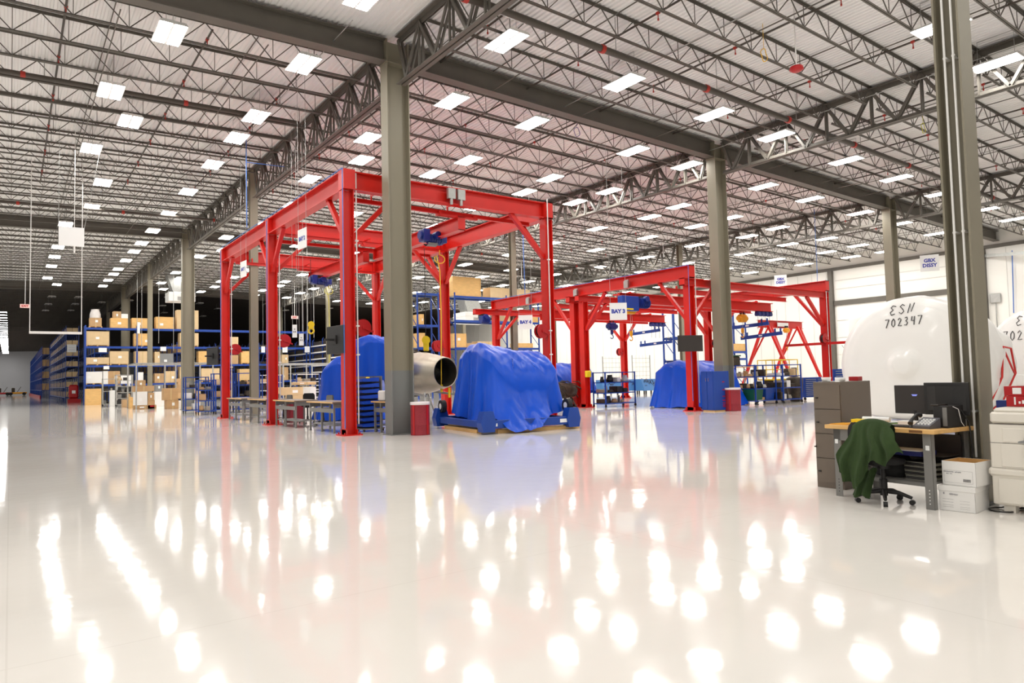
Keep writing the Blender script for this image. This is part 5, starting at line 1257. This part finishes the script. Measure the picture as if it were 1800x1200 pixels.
m = M(); m.cyl((0, 0, .03), (.05, -.3, .03), .03, 14); dsk('rolled_drawing', m, PAPER, 'rolled white drawing lying on the desk papers', 'paper roll', .3, .95, TH+.03)
dsk('yellow_box', M().box(0, 0, 0, .12, .13, .06, .005), YEL, 'yellow box near the left end of the desk', 'box', .18, .9, TH+.001)
dsk('orange_folder', M().box(0, 0, 0, .26, .22, .006), ORANGE, 'orange folder lying on the left end of the desk', 'folder', .02, .98, TH+.001)
dsk('desk_tray', M().box(0, 0, 0, .16, .2, .05, .006), BLACK, 'flat black tray at the back left of the desk', 'tray', .42, .98, TH+.001)
dsk('stapler_box', M().box(0, 0, 0, .12, .22, .05, .004), WHITEB, 'long white box under the left monitor', 'box', .38, .36, TH+.001)
cord('monitor_cable', [loc(.55, -.02, TH+.2), loc(.6, -.08, TH+.05), loc(.62, -.09, .6), loc(.6, -.07, .3), loc(.62, -.1, .02)], .008, BLACK, 'black cable hanging down behind the desk end', 'cable')
cord('patch_cable', [loc(.36, -.045, TH+.23), loc(.4, -.08, TH+.2), loc(.44, -.085, TH+.06), loc(.5, -.08, TH+.015)], .004, WHITEM, 'thin white cable beside the computer tower', 'cable')
# swivel chair with green blanket
cx, cy = 7.93, 3.9
swivel_chair((cx, cy, 0), RAD(-97), 'black swivel office chair draped with a dark green blanket', .5, s=1)
GREENF = mat('dark_green_fleece', S(46, 66, 30), .95, 0, .1, 5, .003, bscale=40)
def blanket(u, v):
    # u across (world y), v from the front of the backrest over its top down to the outside
    y = (u-.5)*2
    z = .93-.06*abs(y)**2.2; top = .9
    if v < .12: t = v/.12; return (cx-.20+.02*sin(u*20), cy+y*.20-.05, z-.22*(1-t))
    if v < .2: t = (v-.12)/.08; return (cx-.20-.12*t, cy+y*.2-.05, z+.02*sin(pi*t))
    t = (v-.2)/.8
    lenb = .50+.30*max(0, 1-abs(y-.45)*2.0)-.22*max(0, -y-.1)+.06*sin(y*9)
    f = t*(.035*sin(y*13+1)+.02*sin(y*23))
    return (cx-.32-.07*t+f-.05*sin(pi*t), cy-.05+y*(.2+.13*min(1, t*1.6))+.07*t*t*(.6 if y > 0 else .1)+.02*sin(t*8+y*3), z-lenb*t)
m = M(); m.grid(blanket, 46, 30); solo('blanket', m, GREENF, 'dark green fleece blanket hanging over the office chair back', 'blanket', fix=False)
m = M(); m.grid(lambda u, v: (cx-.16-.1*v+.02*sin(u*14), cy-.02+.2*u+.05*v, .38-.30*v+.02*sin(u*9+v*4)), 16, 12); solo('jacket', m, GREENF, 'lower fold of green cloth trailing over the chair base', 'cloth', fix=False)
# file cabinet
FC = mat('taupe_cabinet_enamel', S(110, 98, 86), .45, 0, .03, 2)
r = thing('file_cabinet', 'taupe four drawer file cabinet left of the desk', 'cabinet', (8.4, 4.6, 0), RAD(-1))
m = M(); m.box(0, 0, 0, .71, .37, 1.34, .004); part('body', m, FC, r)
for k in range(4):
    m = M(); m.box(-.012, .012, .07+.31*k, 0, .358, .07+.31*k+.3); q = part('drawer', m, FC, r)
    m = M(); m.box(-.03, .3, .2+.31*k, -.012, .33, .215+.31*k) if k != 1 else m.box(-.045, .345, .2+.31*k, -.012, .362, .215+.31*k); part('handle', m, BLACK, q)
solo('paper_sheet', M().grid(lambda u, v: (.3*u, -.02+.2*v, .004+(-.03 if v < .01 else 0)), 1, 2), PAPER, 'white paper lying over the edge of the file cabinet top', 'paper', (8.45, 4.62, 1.342), RAD(10), fix=False)
r = thing('tape_roll', 'white roll of tape on the file cabinet', 'tape roll', (8.65, 4.74, 1.342)); m = M(); m.lathe([(.035, 0), (.06, 0), (.06, .05), (.035, .05), (.035, 0)], n=24); part('roll', m, WHITEB, r)
solo('cup', M().lathe([(0, 0), (.05, 0), (.06, .055), (.055, .055), (.045, .01), (0, .01)], n=20), WHITEM, 'white bowl on the file cabinet', 'bowl', (8.52, 4.85, 1.342))
solo('small_box', M().box(0, 0, 0, .12, .12, .055, .003), REDD, 'small bright red box on the file cabinet', 'box', (8.9, 4.64, 1.342))
# bankers boxes
def bankbox(x, y, z, w, d, h, lid, lab, lid_w=True, rz=0):
    r = thing('storage_box', lab, 'box', (x, y, z), rz); t = .004
    m = M(); m.box(0, 0, 0, w, d, t); m.box(0, 0, 0, t, d, h); m.box(w-t, 0, 0, w, d, h); m.box(0, 0, 0, w, t, h); m.box(0, d-t, 0, w, d, h); part('body', m, WHITEB, r)
    if lid: m = M(); m.box(-.008, -.008, h-.05, w+.008, d+.008, h+.004, .003); part('lid', m, WHITEB, r)
    else: m = M(); m.box(t+.001, t+.001, t, w-t-.001, d-t-.001, t*2); m.box(t, t, .01, t*1.6, d-t, h-.001); m.box(w-t*1.6, t, .01, w-t, d-t, h-.001); m.box(t, t, .01, w-t, t*1.6, h-.001); m.box(t, d-t*1.6, .01, w-t, d-t, h-.001); part('kraft_lining', m, PINE, r, label='brown inside faces')
    return r
b1 = bankbox(7.95, 3.0, 0, .40, .33, .255, True, 'white lidded storage box on the floor by the desk leg', rz=RAD(3))
b2 = bankbox(7.97, 2.99, .26, .38, .32, .25, False, 'open white storage box stacked on the lidded one', rz=RAD(-2))
def boxtext(par, items):
    xx = -.0125 if par is b1 else -.0015; m = M(); rq = random.Random(5)
    for s, size, yy, zz, b in items:
        q = yy+len(s)*size*.28
        for ch in s:
            if ch != ' ': m.box(xx, q-size*.42, zz-size*rq.uniform(.25, .4), xx+.0006, q, zz+size*rq.uniform(.2, .45))
            q -= size*.56
    part('print_line', m, MATS['label_print'], par)
boxtext(b2, [('Replacement Cartons', .016, .22, .14, .0004), ('Type 7000', .012, .25, .12, .0003)])
m = M(); m.box(-.0015, .03, .155, -.001, .3, .156); m.box(-.0015, .03, .03, -.001, .3, .031); m.box(-.0015, .03, .03, -.001, .031, .156); m.box(-.0015, .299, .03, -.001, .3, .156)
for k in range(12): m.box(-.0015, .05+.006*k, .045, -.001, .053+.006*k, .075)
part('printed_label', m, BINK, b2)
boxtext(b1, [('STORAGE', .02, .19, .175, .0006), ('O', .03, .28, .18, .002)])
m = M()
for z in (.12, .09, .06, .04): m.box(-.0015, .2, z, -.001, .3, z+.0015); m.box(-.0015, .05, z-.01, -.001, .14, z-.009)
part('printed_lines', m, BINK, b1)
cord('power_cable', [(8.36, 2.98, .3), (8.4, 2.92, .18), (8.42, 2.84, .05)]+[(8.3+.14*cos(t), 2.88+.12*sin(t), .012) for t in [i*.5 for i in range(1, 13)]]+[(8.5, 2.8, .012), (8.62, 2.7, .012)], .008, BLACK, 'black power cable coiled on the floor by the column foot', 'cable')
# copier
CP = mat('copier_ivory_plastic', S(228, 222, 210), .4); CP2 = mat('copier_seam_grey', S(120, 114, 106), .6)  # second one is the grey of the seam strips and brand plate
r = thing('photocopier', 'large ivory office photocopier right of the conduit column, cut by the frame', 'photocopier', (8.2, 2.93, 0), RAD(-90))
# local: x runs along the front to the right in view, y is depth away from us
m = M(); m.box(0, 0, .08, .62, .62, .38, .01); part('paper_cabinet', m, CP, r)
m = M(); m.box(-.03, -.02, .36, .66, .62, .46, .03); m.box(.0, -.005, .44, .64, .62, .9, .012); part('body', m, CP, r)
m = M(); m.box(.0, .02, .905, .64, .6, 1.02, .02); m.box(.03, .04, 1.01, .6, .58, 1.06, .02); part('document_feeder', m, CP, r)
m = M(); m.box(.06, -.012, .1, .3, -.002, .35, .003); q = part('door', m, CP, r); m = M(); m.box(.31, -.012, .1, .58, -.002, .35, .003); part('door', m, CP, r)
m = M(); m.box(.1, -.014, .47, .33, -.006, .7, .004); m.box(.35, -.014, .44, .62, -.006, .68, .004); m.box(.12, -.014, .72, .6, -.006, .86, .004); part('access_panel', m, CP, r)
m = M(); m.box(.0, -.007, .705, .64, -.0055, .71); m.box(.0, -.007, .895, .64, -.0055, .903); m.box(.34, -.015, .45, .343, -.0055, .7); m.box(.0, -.02, .455, .66, -.0195, .458); part('seam', m, CP2, r)
m = M(); m.add([(.3, -.02, .76), (.6, -.02, .72), (.6, -.16, .74), (.36, -.16, .78)], [(0, 1, 2, 3)]); m.box(.3, -.16, .73, .62, -.01, .745); part('side_tray', m, GREYBOX, r)
m = M()
for a in (.08, .5): m.box(a, .04, .0, a+.1, .14, .08)
for a in (.08, .5): m.box(a, .48, .0, a+.1, .58, .08)
part('caster_foot', m, CP, r)
m = M(); m.box(.44, -.013, .33, .5, -.0125, .34); part('brand_plate', m, CP2, r)
def onc(name, m, mt, lab, cat, x, y, z, rz=0):
    c, s = cos(RAD(-90)), sin(RAD(-90)); return solo(name, m, mt, lab, cat, (8.2+x*c-y*s, 2.93+x*s+y*c, z), RAD(-90)+rz)
rb = onc('paper_ream_box', M().box(0, 0, 0, .42, .28, .11, .003), REDD, 'red and white paper box on the copier, lower one', 'box', .05, .35, 1.062, .05)
m = M(); m.box(.07, -.003, .02, .085, -.001, .1)
for k in range(9): m.box(.11+.03*k, -.003, .03, .128+.03*k, -.001, .055+.012*(k % 3))
part('print_line', m, PAPER, rb)
rb = onc('paper_ream_box', M().box(0, 0, 0, .42, .28, .1, .003), REDD, 'red paper box on the copier, upper one', 'box', .03, .36, 1.174, -.04)
m = M()
for k in range(5): m.box(.2+.03*k, -.003, .06, .218+.03*k, -.001, .08); m.box(.2+.03*k, -.003, .025, .222+.03*k, -.001, .045)
part('print_line', m, PAPER, rb); m = M(); m.box(.08, -.003, .02, .16, -.001, .085); part('printed_label', m, PAPER, rb)
rb = onc('white_box', M().box(0, 0, 0, .4, .25, .12, .003), WHITEB, 'white box on top of the red paper boxes', 'box', .14, .38, 1.276)
m = M(); m.box(.12, -.003, .03, .3, -.001, .048); part('print_line', m, MATS['label_print'], rb)
onc('blue_box', M().box(0, 0, 0, .1, .16, .1, .003), BLUEN, 'small navy box left of the red paper boxes', 'box', -.07, .42, 1.022)
# outlet strip on the column
solo('outlet_strip', M().box(-.03, -.12, 0, .0, .12, .03, .004), WHITEM, 'white outlet strip at the end of the column conduits', 'outlet', (8.535, 3.25, .46))
# ================================================================ roof pipes and hung things
DPIPE = mat('dark_sprinkler_pipe', S(74, 66, 58), .5)
def pipe_x(y, z, x0, x1, r_, lab, step=4.2):
    r = thing('sprinkler_main', lab, 'pipe', ((x0+x1)/2, y, z-drop((x0+x1)/2)))
    m = M(); xs_ = [x0, x1] if (x0-RX)*(x1-RX) > 0 else [x0, RX, x1]; m.tube([(x, y, z-drop(x)) for x in xs_], r_, 12); wp('pipe', m, DPIPE, r)
    x = x0+1.0
    while x < x1:
        m = M(); m.cyl((x-.06, y, z-drop(x)), (x+.06, y, z-drop(x)), r_*1.25, 12); wp('coupling', m, REDPIPE, r)
        m = M(); m.tube([(x+.5, y, z-drop(x)), (x+.5, y, 11.05-drop(x+.5))], .012, 5); wp('hanger_rod', m, GALV, r); x += step
    return r
pipe_x(12.75, 10.05, 3, 50.5, .09, 'dark sprinkler main with red couplings running under the near joists')
pipe_x(23.28, 10.47, -5, 8.0, .07, 'dark sprinkler main with red couplings in the left roof bay')
pipe_x(38.2, 10.1, -5, 50, .07, 'dark sprinkler main farther back under the roof')
def branch(x, y0, y1, z, lab):
    z -= drop(x); r = thing('sprinkler_branch', lab, 'pipe', (x, y0, z), 0, 'sprinkler branch lines')
    m = M(); m.tube([(x, y0, z), (x, y1, z)], .028, 6); wp('pipe', m, DPIPE, r)
    y = y0+.6
    while y < y1:
        m = M(); m.cyl((x, y-.05, z), (x, y+.05, z), .042, 8); m.tube([(x, y, z), (x, y, z-.16)], .014, 5); m.cyl((x, y, z-.2), (x, y, z-.15), .025, 6); wp('sprinkler_head', m, REDPIPE, r); y += 3.1
    return r
for k, x in enumerate((1.0, 4.2, 7.0, 10.2, 13.4, 16.6, 20.4, 25.2, 28.6, 31.9, 35.2, 39.8, 43.4)):
    y0 = 12.9 if x > 9 else 22.8
    branch(x, y0-(8 if x > 9 else 4), 37, 10.86, 'thin dark sprinkler branch line with red heads, number %s from the left' % ['one', 'two', 'three', 'four', 'five', 'six', 'seven', 'eight', 'nine', 'ten', 'eleven', 'twelve', 'thirteen'][k])
# joist bridging rods
for k, x in enumerate((-2.2, 2.0, 5.4, 12.0, 15.6, 19.2, 26.0, 29.8, 33.6, 40.6, 44.0, 47.6)):
    m = M(); y0 = 4 if 9 < x < 30 else (18 if x < 9 else 10)
    for z in (10.43, 11.02): m.box(x-.012, y0, z-drop(x)-.012, x+.012, 74, z-drop(x)+.012)
    r = thing('joist_bridging', 'pair of thin dark bridging rods crossing all joists, run %s from the left' % ['one', 'two', 'three', 'four', 'five', 'six', 'seven', 'eight', 'nine', 'ten', 'eleven', 'twelve'][k], 'bridging', (x, y0, 10.4))
    wp('rods', m, STEEL, r)
# electrical conduits following the lamp rows
for k, x in enumerate((6.45, 14.5, 22.1, 31.5)):
    cord('lamp_conduit', [(x+.45, 3 if x > 9 else 16, 10.62-drop(x)), (x+.45, 72, 10.62-drop(x))], .014, GALV, 'thin galvanised conduit along lamp column, %s from the left' % ['first', 'second', 'third', 'fourth'][k], 'conduit')
def drop_cord(px, pt, pbm, Y, mt_end, lab, end='exit', mtc=WHITEM):
    x, y, z = atY(px, pbm, Y); r = thing('hanging_fixture', lab, 'hung fixture', (x, y, z))
    m = M(); m.tube([(0, 0, .05), (0, 0, 11.08-drop(x)-z)], .02, 6); part('stem', m, mtc, r)
    m = M()
    if end == 'exit': m.box(-.3, -.04, -.16, .3, .04, .1, .01)
    elif end == 'horn': m.lathe([(.03, .06), (.16, .02), (.18, -.05), (.1, -.1), (0, -.1)], n=18)
    else: m.lathe([(.03, .1), (.1, .0), (.12, -.05), (0, -.08)], n=14)
    part('sign_body' if end == 'exit' else 'head', m, mt_end, r)
    if end == 'exit': lettering('EXIT', .2, REDD, r, (0, -.045, -.03), (pi/2, 0, 0), .008)
    return r
PINK = mat('exit_sign_face', S(250, 206, 200), .4)
drop_cord(44, 440, 537, 60, PINK, 'small pinkish exit sign on a white stem in the left aisle')
drop_cord(518, 530, 557, 60, PINK, 'small pinkish exit sign right of the middle gantry post')
drop_cord(1400, 0, 119, 9.7, REDD, 'red horn on a white stem hanging at the upper right', 'horn')
drop_cord(1331, 105, 202, 16.2, GALV, 'grey device on a white stem left of the truss at upper right', 'dev')
drop_cord(1639, 258, 305, 13.4, GALV, 'small device on a white stem right of the truss by the conduit column', 'dev')
drop_cord(1166, 398, 443, 30, GALV, 'small hung device over the low gantry', 'dev')
drop_cord(917, 458, 490, 40, GALV, 'small hung device over the right racks', 'dev')
# blank white board and suspended bar in the left bay
r = thing('hung_board', 'blank white board hung in the left roof bay', 'board', (2.2, 29.0, 0)); a, b = atY(103, 397, 29.2), atY(148, 434, 29.2)
r.location = (a[0], 29.2, b[2]); m = M(); m.box(0, -.02, 0, b[0]-a[0], .02, a[2]-b[2]); part('panel', m, PAPER, r)
m = M(); m.cyl((.48, 0, -.24), (.48, 0, 0), .03, 8); m.cyl((.48, 0, a[2]-b[2]), (.48, 0, 10.9-b[2]), .012, 6); part('centre_stem', m, WHITEM, r)
m = M(); m.tube([(-.0, 0, a[2]-b[2]), (-.0, 0, 10.9-b[2])], .008, 4); part('wire', m, GALV, r); m = M(); m.tube([(b[0]-a[0], 0, a[2]-b[2]), (b[0]-a[0]+.6, 0, 10.95-b[2])], .008, 4); part('wire', m, GALV, r)
a, b = atY(51, 584, 34), atY(144, 587, 34)
r = thing('hung_rail', 'long white rail hung from the roof by two rods in the left aisle', 'rail', a); m = M(); m.box(a[0], 33.96, a[2]-.05, b[0], 34.04, a[2]+.05); wp('rail', m, WHITEM, r)
for x in (a[0]+.02, b[0]-.02): m = M(); m.tube([(x, 34, a[2]), (x, 34, 11.08-drop(x))], .018, 6); wp('rod', m, WHITEM, r)
# coils of cable hung at joists
def coil(px, py, Y, mt, lab):
    x, y, z = atY(px, py, Y); m = M(); m.tube([(.14*cos(t), .02*sin(t*3), .17*sin(t)) for t in [2*pi*i/16 for i in range(33)]], .012, 5); m.tube([(0, 0, .17), (0, 0, 11.08-drop(x)-z)], .008, 4)
    solo('cable_coil', m, mt, lab, 'cable coil', (x, y, z))
coil(1014, 232, 19.0, mat('indigo_cable', S(60, 60, 150), .5), 'blue cable coil hanging from a joist above the middle of the hall'); coil(1343, 97, 10.7, YCORD, 'yellow cable coil hanging from a joist at upper right'); coil(1623, 225, 10.6, LIME, 'lime yellow cable coil hanging by the truss at the right')
cord('air_hose', [(atY(433, 285, 26.5)[0], 26.5, 11.0), atY(433, 300, 26.5), atY(434, 400, 26.5)], .016, BCORD, 'blue air drop line coming down to the tall gantry from the roof', 'hose')
cord('air_hose', [atY(433, 285, 26.5), atY(500, 293, 26.5)], .014, BCORD, 'blue air line running level under the roof by the slim column', 'hose')
cord('air_hose', [(atY(919, 398, 30)[0], 30, 10.6), atY(919, 398, 30), atY(920, 440, 30), atY(923, 519, 30)], .02, BCORD, 'blue air drop line above the low gantry', 'hose')
cord('air_hose', [(atY(1436, 470, 21)[0], 21, 10.5), atY(1436, 470, 21), atY(1437, 500, 21)], .016, BCORD, 'blue air drop line above the front right red post of the low gantry', 'hose')
cord('yellow_cable', [atY(1320, 310, 14.5), atY(1500, 255, 11.0)], .012, LIME, 'lime yellow cable strung under the joists at upper right', 'cable') if 0 else None
# hanging wires in the dark aisle
for k, (px, Y) in enumerate(((241, 62), (249, 62), (279, 60), (305, 60), (325, 58), (532, 45), (541, 44), (552, 46))):
    x, y, z = atY(px, 600, Y); cord('hanging_wire', [(x, Y, 4.2+.3*(k % 3)), (x, Y, 11.08-drop(x))], .02, GALV, 'thin pale wire hanging from the roof, %s from the left of those over the racks' % ['first', 'second', 'third', 'fourth', 'fifth', 'sixth', 'seventh', 'eighth'][k], 'wire')
# ---------------------------------------------------------------- east wall fittings
structure('trim_1', M().box(WX-.14, -20, 9.06, WX, 86, 9.28), STEEL)
for k, y in enumerate((28.4, 18.1, 42.4, 56.5)):
    structure('trim_%d' % (k+2), M().box(WX-.3, y-.16, 0, WX, y+.16, 9.06), STEEL)
structure('trim_6', M().box(WX-.16, 18.3, 6.35, WX-.01, 28.2, 6.72), STEEL)
m = M(); 
for k in range(5): m.box(WX-.06, 18.4, 1.3*k+.0, WX-.02, 28.1, 1.3*k+1.27)
structure('door_1', m, WALLW)
m = M(); y = -18
while y < 86:
    if not 18 < y < 28.6: m.box(WX-.02, y, 0, WX, y+.03, 9.0)
    y += 1.2
structure('trim_7', m, mat('panel_seam', S(214, 211, 205), .6))
m = M(); m.box(WX-.04, 18.4, 7.6, WX-.015, 28.1, 7.64); m.box(WX-.04, 18.4, 8.25, WX-.015, 28.1, 8.29); structure('trim_8', m, MATS['panel_seam'])
r = thing('wall_horn', 'small grey device on the white wall right of the conduit column', 'wall device', atX(1750, 524, WX-.1)); m = M(); m.box(-.05, -.3, -.3, .05, .3, .3, .03); part('case', m, GALV, r); m = M(); m.tube([(0, 0, -.3), (0, 0, -4)], .03, 6); part('conduit', m, GALV, r)
m = M(); m.bar((WX-3.2, 12.5, 7.9), (WX-.1, 17.9, 8.6), .2, .2) ; solo('roof_strut', m, GALV, 'grey sloping strut at the right edge near the white wall', 'strut')
cord('air_hose', [atX(1779, 440, WX-.15), atX(1782, 550, WX-.15)], .03, BCORD, 'blue air line running down the white wall at the right edge', 'hose')
